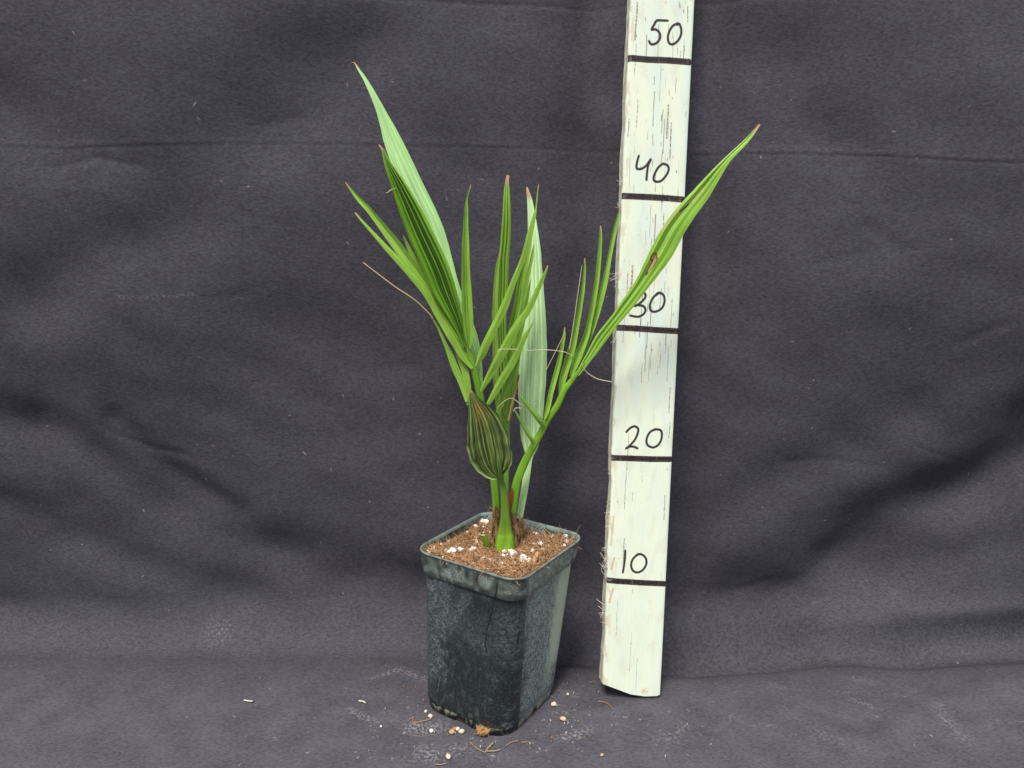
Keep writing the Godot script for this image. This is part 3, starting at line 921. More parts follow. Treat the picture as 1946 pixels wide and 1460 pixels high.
# ---------- the palm ----------
func leaf_image(kind: String, sd: int) -> Image:
	var w := 96
	var h := 768
	var im := Image.create_empty(w, h, false, Image.FORMAT_RGB8)
	var off := sd * 17.3
	for y in h:
		var v := (y + 0.5) / h
		for x in w:
			var u := (x + 0.5) / w * 2.0 - 1.0
			var vein := noise.get_noise_2d(u * 9.0 + off, v * 1.4)
			var fine := noise.get_noise_2d(u * 26.0 + off, v * 3.0)
			var patch := noise.get_noise_2d(u * 1.2 + off, v * 7.0)
			var c: Color
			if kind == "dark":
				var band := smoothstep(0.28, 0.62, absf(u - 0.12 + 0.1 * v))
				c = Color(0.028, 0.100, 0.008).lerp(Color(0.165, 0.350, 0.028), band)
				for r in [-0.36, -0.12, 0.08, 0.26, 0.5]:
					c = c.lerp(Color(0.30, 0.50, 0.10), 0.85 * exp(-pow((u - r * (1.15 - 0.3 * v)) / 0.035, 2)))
			elif kind == "pale":
				c = Color(0.365, 0.60, 0.25).lerp(Color(0.30, 0.52, 0.17), 1.0 - smoothstep(0.1, 0.45, v))
				c = c.lerp(Color(0.27, 0.48, 0.19), smoothstep(0.1, 0.45, vein) * 0.8)
				for r in [-0.62, -0.2, 0.2, 0.6]:
					c = c.lerp(Color(0.55, 0.72, 0.47), 0.8 * exp(-pow((u - r) / 0.045, 2)))
			elif kind == "stem":
				var g := 0.92 + 0.16 * vein + 0.12 * fine
				c = Color(g, g, g * 0.95).lerp(Color(0.75, 0.68, 0.6), smoothstep(0.35, 0.6, patch + 0.4 * fine) * 0.5)
			elif kind == "bud":
				c = Color(0.075, 0.110, 0.028)
				c = c.lerp(Color(0.14, 0.19, 0.07), smoothstep(0.86, 0.97, absf(u)) * 0.9)
				c = c.lerp(Color(0.085, 0.12, 0.035), smoothstep(0.0, 0.4, vein) * 0.7)
				c = c * (0.7 + 1.2 * smoothstep(-0.2, 0.4, noise.get_noise_2d(u * 5.0 + 3.0, v * 0.6)))
				for r in [-0.93, -0.8, -0.6, -0.47, -0.29, -0.12, 0.07, 0.2, 0.37, 0.47, 0.64, 0.81, 0.93]:
					var wd: float = 0.020 if absf(r) < 0.3 else 0.014
					c = c.lerp(Color(0.36, 0.48, 0.17), (0.9 - 0.3 * absf(fposmod(r * 7.0, 1.0))) * exp(-pow((u - r) / wd, 2)))
				var mk := smoothstep(0.0, 0.35, noise.get_noise_2d(u * 15.0, v * 5.0) * 1.2 - absf(v - 0.76) * 4.5 - absf(u + 0.05) * 1.6 + 0.30)
				c = c.lerp(Color(0.46, 0.20, 0.05), mk * 0.9)
				c = c.lerp(Color(0.10, 0.05, 0.02), smoothstep(0.9, 0.99, v) * 0.4)
			else:
				c = Color(0.200, 0.370, 0.036).lerp(Color(0.300, 0.490, 0.080), 0.5 + 0.5 * vein)
				c = c.lerp(Color(0.11, 0.28, 0.018), smoothstep(0.1, 0.4, fine) * 0.7)
				c = c.lerp(Color(0.38, 0.58, 0.14), 0.8 * exp(-pow(u / 0.045, 2)))
				if kind == "split":
					c = c.lerp(Color(0.06, 0.17, 0.012), 0.75 * exp(-pow((u - 0.16) / 0.12, 2)))
					c = c.lerp(Color(0.05, 0.15, 0.012), 0.6 * exp(-pow((u + 0.42) / 0.1, 2)))
				if kind == "long":
					c = c.lerp(Color(0.07, 0.19, 0.014), 0.55 * (1.0 - 0.7 * v) * smoothstep(0.04, 0.1, u) * (1.0 - smoothstep(0.34, 0.55, u)))
					for r in [-0.55, 0.62]:
						c = c.lerp(Color(0.25, 0.43, 0.09), 0.55 * exp(-pow((u - r) / 0.04, 2)))
			if kind == "pale" and sd == 8:   # broad back leaf: colour lifted to offset the shade it stands in
				c = Color(c.r * 1.3 + 0.03, c.g * 1.22, c.b * 1.4 + 0.03)
			c = c * (1.0 + 0.10 * patch + 0.10 * fine + 0.05 * vein)
			# dry margins and tip
			var edge := smoothstep(0.93, 0.985, absf(u) + 0.03 * noise.get_noise_2d(v * 40.0, off + sign(u) * 9.0))
			if kind != "pale" and kind != "bud" and kind != "stem":
				c = c.lerp(Color(0.42, 0.33, 0.17), edge * (0.35 + 0.5 * clampf(noise.get_noise_2d(v * 6.0 + off, sign(u) * 5.0) + 0.3, 0.0, 1.0)))
			var tip := smoothstep(0.962, 0.982, v + 0.012 * vein)
			if kind == "stem":
				tip = 0.0
			if kind == "bud":
				tip *= 0.4
			c = c.lerp(Color(0.46, 0.31, 0.16), tip)
			im.set_pixel(x, y, lin(clampf(c.r, 0, 1), clampf(c.g, 0, 1), clampf(c.b, 0, 1)))
	if kind == "long":   # brown-ringed lesions and a dried streak
		var at := func(u: float, v: float) -> Vector2: return Vector2((u * 0.5 + 0.5) * w, v * h)
		for q in [[-0.42, 0.478, 0.478, 11.0], [-0.18, 0.472, 0.455, 8.0], [-0.2, 0.455, 0.44, 5.0], [-0.22, 0.43, 0.42, 3.0]]:
			stroke(im, [at.call(q[0], q[1]), at.call(q[0], q[2])], q[3] + 3.0, lin(0.10, 0.045, 0.02), 0.95, 0.3)
		for q in [[-0.42, 0.478, 0.478, 11.0], [-0.18, 0.47, 0.45, 9.0], [-0.2, 0.45, 0.43, 6.0]]:
			stroke(im, [at.call(q[0], q[1]), at.call(q[0], q[2])], q[3] - 1.5, lin(0.48, 0.31, 0.18), 0.95, 0.4, 0.1)
		stroke(im, [at.call(-0.86, 0.57), at.call(-0.6, 0.64), at.call(-0.3, 0.70), at.call(-0.2, 0.735)], 9.0, lin(0.44, 0.35, 0.18), 0.85, 0.7, 0.3)
		stroke(im, [at.call(-0.5, 0.645), at.call(-0.36, 0.675)], 4.0, lin(0.06, 0.05, 0.02), 0.9, 0.5)
	if kind == "dark":
		var at2 := Vector2(w * 0.35, h * 0.95)
		stroke(im, [at2, at2 + Vector2(8, 18)], 12.0, lin(0.34, 0.2, 0.09), 0.9, 0.5, 0.2)
	return im


func blade(rows: Array, o: Dictionary) -> ArrayMesh:
	# a leaflet from rows of x, y, z, width: folded along the midrib, pleated, slightly twisted and waved
	var path := spline(rows, o.get("per", 4))
	var n := path.size()
	var across: int = o.get("across", 13)
	var pts := []
	var uvs := []
	var cols := []
	var lens := [0.0]
	for i in range(1, n):
		lens.append(lens[i - 1] + Vector3(path[i][0] - path[i - 1][0], path[i][1] - path[i - 1][1], path[i][2] - path[i - 1][2]).length())
	var total: float = lens[n - 1]
	var tint: float = o.get("tint", 1.0)
	var sd: float = o.get("seed", 1.0)
	var fold: float = o.get("fold", 0.25)
	var pleats: float = o.get("pleats", 0.0)
	var deep: float = o.get("deep", 0.06)
	var cup: float = o.get("cup", 0.0)
	for i in n:
		var a: Array = path[maxi(i - 1, 0)]
		var b: Array = path[mini(i + 1, n - 1)]
		var t := Vector3(b[0] - a[0], b[1] - a[1], b[2] - a[2]).normalized()
		var v: float = lens[i] / total
		var roll: float = lerpf(o.get("roll", 0.0), o.get("roll_tip", o.get("roll", 0.0)), v)
		var facing := Vector3(0, 0.22, 1)
		var side := t.cross(facing).normalized()
		var up := side.cross(t).normalized()
		var c := Vector3(path[i][0], path[i][1], path[i][2])
		var w: float = maxf(path[i][3], 0.015)
		var side2 := side.rotated(t, roll)
		var up2 := up.rotated(t, roll)
		var half := w * 0.5 / maxf(cos(roll), 0.4)
		var row := PackedVector3Array()
		var uv := []
		var cc := []
		for j in across:
			var u := 2.0 * j / (across - 1) - 1.0
			var lift := fold * (absf(u) - 0.5) * half
			lift += cup * u * u * half
			if pleats > 0.0:
				var ph := u * pleats
				lift += deep * w * (absf(fposmod(ph, 2.0) - 1.0) - 0.5) * 2.0 * minf(1.0, minf(v * 9.0 + 0.35, (1.0 - v) * 5.0 + 0.2))
			var wav: float = 0.018 * noise.get_noise_2d(v * total * 0.5 + sd * 13.0, u * 0.6 + sd) + 0.008 * noise.get_noise_2d(v * total * 2.2, u + sd * 3.0)
			var fr := 1.0 + 0.025 * noise.get_noise_2d(v * total * 1.7 + sd * 7.0, signf(u) * 4.0) * absf(u)
			row.append((c + side2 * u * half * fr + up2 * (lift + wav)) * CM)
			uv.append(Vector2((u * 0.5 + 0.5) * 0.96 + 0.02, clampf(v, 0.002, 0.998)))
			cc.append(Color(tint, tint * (1.0 if tint > 0.8 else 1.03), tint))
		pts.append(row)
		uvs.append(uv)
		cols.append(cc)
	var st := start()
	var facets := int(round(pleats * 2.0)) if pleats > 0.0 else 2
	for i in n - 1:
		var ra: PackedVector3Array = pts[i]
		var rb: PackedVector3Array = pts[i + 1]
		for j in across - 1:
			st.set_smooth_group(1 + j * facets / (across - 1))
			for q in [[i, j], [i, j + 1], [i + 1, j + 1], [i, j], [i + 1, j + 1], [i + 1, j]]:
				var rw: int = q[0]
				var cl: int = q[1]
				st.set_uv(uvs[rw][cl])
				st.set_color(cols[rw][cl])
				st.add_vertex(ra[cl] if rw == i else rb[cl])
	return done(st)


func leaf_mat(kind: String, sd: int) -> StandardMaterial3D:
	var m := tex_mat(leaf_image(kind, sd), 0.42, 0.5)
	m.vertex_color_use_as_albedo = true
	if kind != "bud":
		m.backlight_enabled = true
		m.backlight = lin(0.13, 0.20, 0.02)
	else:
		m.roughness = 0.55
	if kind == "pale":
		m.roughness = 0.4
		m.metallic_specular = 0.35
	return m


func make_palm() -> void:
	var t := thing("palm_seedling", "green palm seedling with pointed folded leaflets growing from the square pot", "palm", Vector3(-0.0054, 0.129, 0))
	var mats := {"fresh": leaf_mat("fresh", 1), "fresh_two": leaf_mat("fresh", 2), "split": leaf_mat("split", 3), "dark": leaf_mat("dark", 4), "pale": leaf_mat("pale", 5), "long": leaf_mat("long", 6), "bud": leaf_mat("bud", 7)}
	var stem := tex_mat(leaf_image("stem", 9), 0.45, 0.45)
	stem.vertex_color_use_as_albedo = true
	var green := Color(0.145, 0.31, 0.03)
	var lime := Color(0.19, 0.40, 0.03)
	var pale := Color(0.25, 0.43, 0.20)
	var stems := {}
	for q in [["left", [[-1.37, 12.55, -0.6, 0.58], [-1.29, 14.47, -0.9, 0.62], [-1.24, 15.75, -1, 0.58], [-1.28, 16.63, -1, 0.58], [-1.43, 18.4, -0.9, 0.57], [-1.66, 20.58, -0.8, 0.57], [-2.04, 23.18, -0.5, 0.56], [-2.47, 25.7, 0.1, 0.53], [-2.72, 27.04, 0.4, 0.5], [-2.93, 27.95, 0.6, 0.42], [-3.25, 29.27, 0.8, 0.32], [-3.56, 30.57, 1, 0.23], [-3.96, 31.42, 1.1, 0.11]], lime, green], ["middle", [[-0.51, 12.45, -1.4, 0.55], [-0.5, 14.62, -1.6, 0.55], [-0.5, 17.6, -1.7, 0.52], [-0.45, 20.26, -1.8, 0.5], [-0.41, 22.83, -1.8, 0.45], [-0.49, 25.35, -1.8, 0.32], [-0.64, 27.82, -1.8, 0.16]], green, Color(0.12, 0.26, 0.04)], ["right", [[-0.21, 12.68, -0.7, 0.63], [-0.12, 14.24, -0.9, 0.67], [0.02, 15.66, -1, 0.7], [0.33, 17.89, -0.9, 0.66], [0.67, 19, -0.8, 0.65], [1.09, 20.09, -0.6, 0.61], [1.65, 21.24, -0.3, 0.56], [2.19, 22.41, 0, 0.54], [2.68, 23.52, 0.3, 0.51], [3.36, 24.65, 0.6, 0.49], [3.84, 25.86, 0.8, 0.46], [4.36, 26.6, 0.9, 0.4], [4.79, 27.27, 1.1, 0.27], [5.23, 27.99, 1.2, 0.11]], lime, Color(0.17, 0.36, 0.03)]]:
		var st := start()
		tube(st, spline(q[1], 4), 14, q[2], 0.75, 0.25, q[3])
		stems[q[0]] = obj("frond", done(st), stem, t)
	# leaflets: frond, rows, material, shape
	var fl := stems["left"] as MeshInstance3D
	var fm := stems["middle"] as MeshInstance3D
	var fr := stems["right"] as MeshInstance3D
	var spec := [
		[fl, [[-2.23, 24.8, -0.6, 0.31], [-2.41, 25.6, -0.7, 0.43], [-2.67, 27.58, -0.9, 0.82], [-3.19, 29.57, -1, 1.19], [-4.43, 32.89, -1.2, 1.29], [-5.22, 35.39, -1.4, 1.52], [-6, 37.89, -1.7, 1.56], [-7.43, 40.93, -2, 1.5], [-8.52, 43.38, -2.3, 1.34], [-9.49, 45.81, -2.6, 0.65], [-10.39, 47.68, -2.8, 0.33], [-11.03, 48.69, -2.9, 0.16], [-11.36, 49.17, -3, 0.05], [-11.66, 49.1, -3, 0.02]], "pale", {"pleats": 4.0, "deep": 0.05, "fold": -0.15, "seed": 1.1, "across": 33, "roll": 0.2}],
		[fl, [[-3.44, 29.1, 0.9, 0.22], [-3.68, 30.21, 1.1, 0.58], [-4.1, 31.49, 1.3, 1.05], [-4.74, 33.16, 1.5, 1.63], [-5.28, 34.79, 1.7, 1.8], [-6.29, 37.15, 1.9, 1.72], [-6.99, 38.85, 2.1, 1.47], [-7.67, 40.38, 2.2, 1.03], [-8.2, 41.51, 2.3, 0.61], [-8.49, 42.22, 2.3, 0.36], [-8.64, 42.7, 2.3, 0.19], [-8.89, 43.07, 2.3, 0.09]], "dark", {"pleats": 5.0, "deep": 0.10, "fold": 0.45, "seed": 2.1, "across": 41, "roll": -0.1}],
		[fl, [[-3.67, 29.54, 0.8, 0.18], [-4.65, 31.41, 1, 0.71], [-5.71, 33.12, 1.1, 0.65], [-6.9, 34.77, 1.3, 0.71], [-7.98, 36.34, 1.4, 0.7], [-9.18, 37.93, 1.5, 0.5], [-9.87, 38.85, 1.6, 0.4], [-10.6, 39.63, 1.6, 0.3], [-11.38, 40.67, 1.7, 0.08]], "fresh", {"fold": 0.6, "seed": 3.1, "roll": -0.3, "roll_tip": -0.2}],
		[fl, [[-2.89, 27.5, 0.7, 0.23], [-3.55, 28.46, 0.8, 0.51], [-3.93, 29.33, 0.9, 0.68], [-4.42, 30.19, 1, 0.74], [-5.17, 31.46, 1.1, 0.6], [-6.01, 33.14, 1.3, 0.67], [-7.41, 34.78, 1.5, 0.48], [-8.82, 36.35, 1.7, 0.34], [-10.21, 37.93, 1.8, 0.17], [-10.8, 38.64, 1.8, 0.08]], "fresh_two", {"fold": -0.5, "seed": 4.1, "roll": 0.5, "roll_tip": 0.3, "tint": 1.12}],
		[fl, [[-3.37, 24.86, 0.3, 0.21], [-3.73, 26.23, 0.3, 0.44], [-4.19, 27.48, 0.4, 0.53], [-4.57, 28.56, 0.5, 0.42], [-4.87, 29.28, 0.6, 0.26], [-5.39, 30.57, 0.7, 0.16], [-5.85, 31.35, 0.8, 0.04]], "fresh", {"fold": 0.2, "seed": 5.1, "tint": 1.05}],
		[fl, [[-5.34, 32.84, 0.2, 0.29], [-6.17, 34.17, 0.3, 0.46], [-6.85, 35.19, 0.4, 0.35], [-7.28, 36.04, 0.4, 0.31], [-7.72, 37.04, 0.5, 0.06]], "fresh_two", {"fold": 0.2, "seed": 6.1, "tint": 1.1}],
		[fl, [[-3.17, 29.04, 1, 0.14], [-3.1, 29.36, 1.1, 0.31], [-3.12, 30.22, 1.2, 0.66], [-3.19, 31.49, 1.3, 0.76], [-3.23, 32.96, 1.4, 0.72], [-3.26, 34.45, 1.5, 0.61], [-3.24, 36.17, 1.7, 0.51], [-3.19, 38.07, 1.8, 0.33], [-3.14, 38.85, 1.9, 0.27], [-3.08, 39.62, 1.9, 0.11], [-2.79, 40.49, 2, 0.06]], "split", {"fold": 0.8, "seed": 7.1, "roll": 0.25, "roll_tip": 0.1}],
		[fl, [[-2.63, 27.71, 1, 0.16], [-2.2, 28.7, 1.3, 0.58], [-1.83, 29.58, 1.5, 0.6], [-1.31, 30.66, 1.6, 0.56], [-0.59, 32.15, 1.8, 0.57], [0.02, 33.79, 2, 0.41], [0.67, 35.4, 2.2, 0.35], [1.13, 36.98, 2.4, 0.42], [1.52, 38.5, 2.5, 0.22], [1.62, 38.95, 2.5, 0.1], [1.77, 40.47, 2.5, 0.06]], "fresh", {"fold": -0.75, "seed": 8.1, "roll": -0.3, "roll_tip": -0.5}],
		[fl, [[-2.3, 25.8, 0.9, 0.16], [-2.04, 26.34, 1, 0.38], [-1.37, 27.66, 1.3, 0.62], [-0.68, 28.99, 1.6, 0.67], [0.24, 30.7, 1.9, 0.62], [1.2, 32.18, 2.1, 0.44], [1.94, 33.82, 2.3, 0.31], [2.29, 34.62, 2.4, 0.18], [2.47, 35.09, 2.4, 0.06]], "fresh_two", {"fold": -0.75, "seed": 9.1, "roll": -0.4, "roll_tip": -0.5, "tint": 0.92}],
		[fl, [[-1.9, 24.73, 0.9, 0.12], [-1.7, 25.03, 1, 0.31], [-0.98, 26.39, 1.2, 0.52], [-0.02, 28.12, 1.5, 0.58], [0.82, 29.86, 1.8, 0.37], [1.23, 30.59, 1.9, 0.18], [1.6, 31.32, 2, 0.06]], "fresh", {"fold": -0.7, "seed": 10.1, "roll": -0.4, "tint": 0.9}],
		[fl, [[-1.16, 24.02, 0.2, 0.16], [-0.86, 24.62, 0.3, 0.4], [-0.33, 26.23, 0.5, 0.5], [0.08, 27.28, 0.6, 0.4], [0.54, 28.67, 0.7, 0.27], [0.82, 29.66, 0.8, 0.1]], "fresh_two", {"fold": -0.3, "seed": 11.1, "roll": -0.3, "tint": 1.0}],
		[fl, [[-2.96, 27.48, 0.6, 0.22], [-3.76, 29.04, 0.6, 0.43], [-4.4, 30.19, 0.5, 0.5], [-4.88, 31.35, 0.5, 0.32]], "fresh", {"fold": 0.3, "seed": 12.1, "tint": 0.95}],
		[fl, [[-3.28, 24.59, 0.2, 0.25], [-3.24, 25.82, 0.3, 0.43], [-3.53, 27.44, 0.4, 0.55], [-4, 28.83, 0.5, 0.46], [-4.49, 29.81, 0.5, 0.25], [-4.82, 30.39, 0.5, 0.06]], "fresh_two", {"fold": -0.2, "seed": 13.1, "tint": 1.15}],
		[fm, [[-0.5, 18.52, -1.8, 0.38], [-0.45, 21.98, -1.8, 0.53], [-0.45, 24.51, -1.8, 0.6], [-0.6, 27, -1.8, 0.59], [-0.7, 29.97, -1.8, 0.55], [-0.71, 31.74, -1.7, 0.65], [-0.65, 33.47, -1.7, 0.69], [-0.61, 35.18, -1.7, 0.75], [-0.46, 36.86, -1.7, 0.73], [-0.4, 38.49, -1.7, 0.6], [-0.38, 40.14, -1.8, 0.42], [-0.36, 40.85, -1.8, 0.25], [-0.29, 41.29, -1.8, 0.24]], "split", {"fold": 0.3, "pleats": 3.0, "deep": 0.16, "seed": 14.1, "across": 25}],
		[fm, [[-0.9, 22.46, -1.6, 0.37], [-1.13, 24.85, -1.6, 0.45], [-1.25, 26.65, -1.5, 0.44], [-1.27, 29.33, -1.5, 0.44], [-1.3, 31.1, -1.4, 0.44], [-1.26, 31.77, -1.4, 0.43], [-1.18, 33.49, -1.4, 0.38], [-1.09, 34.62, -1.4, 0.28], [-0.89, 35.88, -1.4, 0.07]], "fresh_two", {"fold": 0.3, "seed": 15.1, "tint": 0.85, "roll": 0.3}],
		[fm, [[-0.59, 23.41, -1.2, 0.26], [-0.36, 25.12, -1, 0.44], [-0.16, 27.6, -0.8, 0.58], [0.06, 30.14, -0.6, 0.68], [0.44, 31.89, -0.4, 0.74], [0.63, 33.6, -0.2, 0.59], [0.95, 35.28, 0, 0.48], [1.24, 36.58, 0.1, 0.34], [1.44, 37.87, 0.2, 0.1]], "split", {"fold": 0.7, "seed": 16.1, "tint": 0.95, "roll": 0.2}],
		[fm, [[0.41, 29.69, -0.2, 0.25], [0.71, 31.28, 0, 0.38], [0.95, 32.83, 0.1, 0.35], [1.04, 33.63, 0.2, 0.31], [1.37, 35.3, 0.4, 0.24], [1.57, 36.45, 0.5, 0.07]], "fresh", {"fold": 0.3, "seed": 17.1, "tint": 0.9}],
		[fm, [[0.37, 28.98, 0.2, 0.24], [0.69, 30.55, 0.3, 0.41], [1.01, 31.98, 0.4, 0.24], [1.21, 33.25, 0.5, 0.14], [1.33, 33.96, 0.5, 0.05]], "fresh_two", {"fold": 0.3, "seed": 18.1, "tint": 0.8}],
		[fm, [[-0.28, 22.99, -1.2, 0.29], [-0.06, 24.27, -1.1, 0.4], [0.14, 25.94, -1, 0.4], [0.38, 27.58, -0.9, 0.4], [0.51, 29.19, -0.9, 0.36], [0.74, 31.16, -0.9, 0.36], [0.78, 32.73, -0.9, 0.21]], "fresh", {"fold": 0.3, "seed": 19.1, "tint": 0.8, "roll": -0.2}],
		[fr, [[4.76, 27.11, 1.1, 0.29], [5.57, 28.43, 1.3, 0.56], [6.33, 29.77, 1.5, 0.8], [7.24, 31.1, 1.8, 0.76], [8.15, 32.39, 2, 0.9], [9.01, 33.7, 2.2, 1], [9.72, 34.95, 2.4, 1.28], [10.35, 36.18, 2.6, 1.53], [10.93, 37.38, 2.7, 1.48], [11.72, 38.6, 2.8, 1.3], [12.63, 39.77, 2.9, 1.12], [13.44, 40.93, 3, 0.79], [14.3, 42.07, 3, 0.43], [15.46, 43.24, 3, 0.31], [16.27, 44.3, 3, 0.1]], "long", {"fold": 0.45, "pleats": 3.0, "deep": 0.07, "seed": 20.1, "across": 37, "roll": -0.2}],
		[fr, [[4.85, 27.3, 0.9, 0.21], [5.04, 28.32, 0.9, 0.3], [5.56, 29.87, 0.9, 0.4], [6.12, 31.85, 0.9, 0.47], [6.58, 33.81, 0.9, 0.44], [6.92, 35.73, 0.8, 0.32], [7.26, 37.63, 0.8, 0.32], [7.42, 38.35, 0.8, 0.2], [7.55, 39, 0.8, 0.05]], "fresh", {"fold": 0.8, "seed": 21.1, "roll": 0.3}],
		[fr, [[4.29, 26.93, 1, 0.23], [4.73, 28.4, 1.1, 0.59], [5.3, 29.92, 1.2, 0.46], [5.53, 30.91, 1.2, 0.37], [5.85, 32.88, 1.3, 0.37], [6.07, 34.8, 1.3, 0.32], [6.17, 36.7, 1.3, 0.25], [6.18, 37.35, 1.3, 0.17], [6.16, 37.74, 1.3, 0.07]], "split", {"fold": 0.8, "seed": 22.1, "roll": 0.2}],
		[fr, [[3.52, 25.14, 0.8, 0.18], [3.72, 26.81, 0.8, 0.52], [4.28, 28.86, 0.9, 0.55], [4.67, 30.86, 0.9, 0.41], [4.98, 32.85, 1, 0.31], [5.1, 33.82, 1, 0.22], [5.15, 34.78, 1, 0.17], [5.13, 35.48, 1, 0.07]], "split", {"fold": 0.8, "seed": 23.1, "roll": 0.2}],
		[fr, [[2.41, 23.64, 0.6, 0.17], [2.62, 24.29, 0.6, 0.35], [2.9, 25.73, 0.6, 0.38], [3.42, 27.77, 0.5, 0.38], [3.65, 29.03, 0.5, 0.28], [3.78, 29.81, 0.5, 0.24], [3.83, 30.5, 0.5, 0.07]], "fresh_two", {"fold": 0.8, "seed": 24.1}],
		[fr, [[2.34, 23.04, 0.5, 0.22], [2.15, 23.43, 0.7, 0.42], [1.79, 23.96, 0.9, 0.39], [1.28, 24.62, 1.1, 0.33], [0.81, 25.26, 1.3, 0.22], [0.42, 25.8, 1.4, 0.06]], "fresh", {"fold": -0.4, "seed": 25.1, "tint": 0.8}],
		[fr, [[1.63, 21.58, 0.4, 0.2], [1.48, 22.01, 0.6, 0.29], [1.12, 22.64, 0.8, 0.28], [0.78, 23.35, 1, 0.25], [0.47, 23.96, 1.2, 0.17], [0.2, 24.47, 1.3, 0.08]], "fresh_two", {"fold": -0.4, "seed": 26.1, "tint": 0.8}],
	]
	for q in spec:
		var o := obj("leaflet", blade(q[1], q[3]), mats[q[2]], q[0])
		if q[2] == "dark":
			o.set_meta("label", "broad dark green pleated leaflet with brown tip")
		elif q[2] == "pale":
			o.set_meta("label", "tall pale glossy leaflet with hooked dry tip")
		elif q[2] == "long":
			o.set_meta("label", "long leaflet crossing the board with a brown spot")
	var tw := start()
	tube(tw, spline([[-5.73, 31.16, 0.8, 0.11], [-5.91, 31.46, 0.8, 0.09], [-6.71, 32.31, 0.9, 0.09], [-7.42, 32.89, 1.1, 0.09], [-8.25, 33.46, 1.2, 0.08], [-9.4, 34.36, 1.3, 0.07], [-10.46, 35.21, 1.4, 0.06]], 5), 6, Color(0.34, 0.28, 0.09), 0.6, 0.0, Color(0.52, 0.38, 0.24))
	obj("dry_tip", done(tw), vert_mat(0.8), fl)
	# the broad pale leaf behind the middle
	var back := obj("pale_leaf", blade([[0.13, 12.45, -1.4, 0.5], [0.38, 13.81, -1.6, 0.5], [0.69, 15.35, -1.9, 0.54], [1.05, 17.49, -2, 0.58], [1.33, 19.57, -2.2, 0.58], [1.43, 20.35, -2.2, 1.04], [1.47, 21.4, -2.3, 1.62], [1.51, 22.79, -2.4, 1.78], [1.52, 24.64, -2.5, 2.06], [1.58, 26.42, -2.6, 2.17], [1.63, 28.23, -2.7, 2.12], [1.66, 30.02, -2.8, 1.95], [1.67, 32.47, -3, 1.57], [1.66, 34.22, -3.1, 1.32], [1.64, 35.96, -3.2, 1.04], [1.55, 37.64, -3.3, 0.71], [1.36, 39.34, -3.4, 0.43], [1.24, 39.96, -3.4, 0.27], [1.12, 40.5, -3.5, 0.12]], {"pleats": 5.0, "deep": 0.045, "fold": -0.12, "seed": 30.1, "across": 41, "roll": -0.08}), leaf_mat("pale", 8), t)
	back.set_meta("label", "upright pale grey-green strap leaf")
	# the small cupped leaf in front
	var ss := start()
	tube(ss, spline([[-0.54, 12.87, -0.1, 1.53], [-0.54, 13.35, -0.1, 1.52], [-0.53, 13.97, 0, 1.35], [-0.53, 14.54, 0.1, 1.1], [-0.53, 15.75, 0.5, 0.73], [-0.58, 17.53, 1, 0.6], [-0.75, 18.8, 1.4, 0.47], [-0.84, 19.68, 2, 0.39], [-0.88, 20.5, 2.5, 0.27], [-0.95, 21.21, 2.7, 0.15], [-1.1, 22.05, 2.6, 0.08]], 5), 22, Color(0.20, 0.40, 0.025), 0.8, 0.34, Color(0.09, 0.16, 0.05))
	var stalk := obj("cupped_leaf", done(ss), stem, t)
	stalk.set_meta("label", "short stalk with a dark cupped pleated leaf in front")
	obj("cupped_blade", blade([[-0.9, 19.37, 1.6, 0.31], [-0.92, 19.53, 1.7, 0.5], [-1.2, 20.04, 2, 1.42], [-1.33, 20.75, 2.3, 2.39], [-1.4, 21.5, 2.5, 2.97], [-1.55, 22.28, 2.7, 3.07], [-1.65, 22.98, 2.8, 3.05], [-1.9, 23.98, 3, 2.6], [-2.17, 24.74, 3.1, 2.04], [-2.51, 25.46, 3.2, 1.24], [-2.74, 26.05, 3.3, 0.62], [-2.89, 26.47, 3.3, 0.09]], {"pleats": 8.0, "deep": 0.04, "fold": 0.0, "cup": 0.6, "seed": 31.1, "across": 81, "per": 5, "roll": -0.12}), mats["bud"], stalk)
	# cut stub beside the stalk
	var cs := start()
	tube(cs, spline([[-1.91, 12.86, -0.5, 0.5], [-2.07, 13.48, -0.3, 0.5], [-2.26, 14.06, -0.1, 0.45]], 3), 10, Color(0.17, 0.28, 0.02), 0.7)
	var last: Array = [[-1.91, 12.86, -0.5, 0.5], [-2.07, 13.48, -0.3, 0.5], [-2.26, 14.06, -0.1, 0.45]][2]
	tube(cs, [last, [last[0], last[1] + 0.02, last[2], 0.0]], 10, Color(0.42, 0.46, 0.16), 0.7)
	obj("cut_stub", done(cs), stem, t)
	# papery brown sheaths round the base
	for q in [[[-1.29, 12.41, -0.5, 0.71], [-1.27, 13.48, -0.6, 0.66], [-1.22, 14.55, -0.7, 0.64], [-1.2, 15.37, -0.85, 0.62], [-1.16, 16.12, -0.95, 0.58]], [[0.29, 12.55, -0.4, 0.66], [0.33, 13.53, -0.5, 0.62], [0.29, 14.37, -0.6, 0.58], [0.17, 15.08, -0.7, 0.45], [0.04, 15.61, -0.8, 0.37]], [[0.55, 12.36, -1.6, 0.68], [0.55, 13.49, -1.6, 0.67], [0.59, 14.13, -1.7, 0.59], [0.63, 14.76, -1.8, 0.55]]]:
		var sh := start()
		var path := spline(q, 7)
		var pts := []
		var cols := []
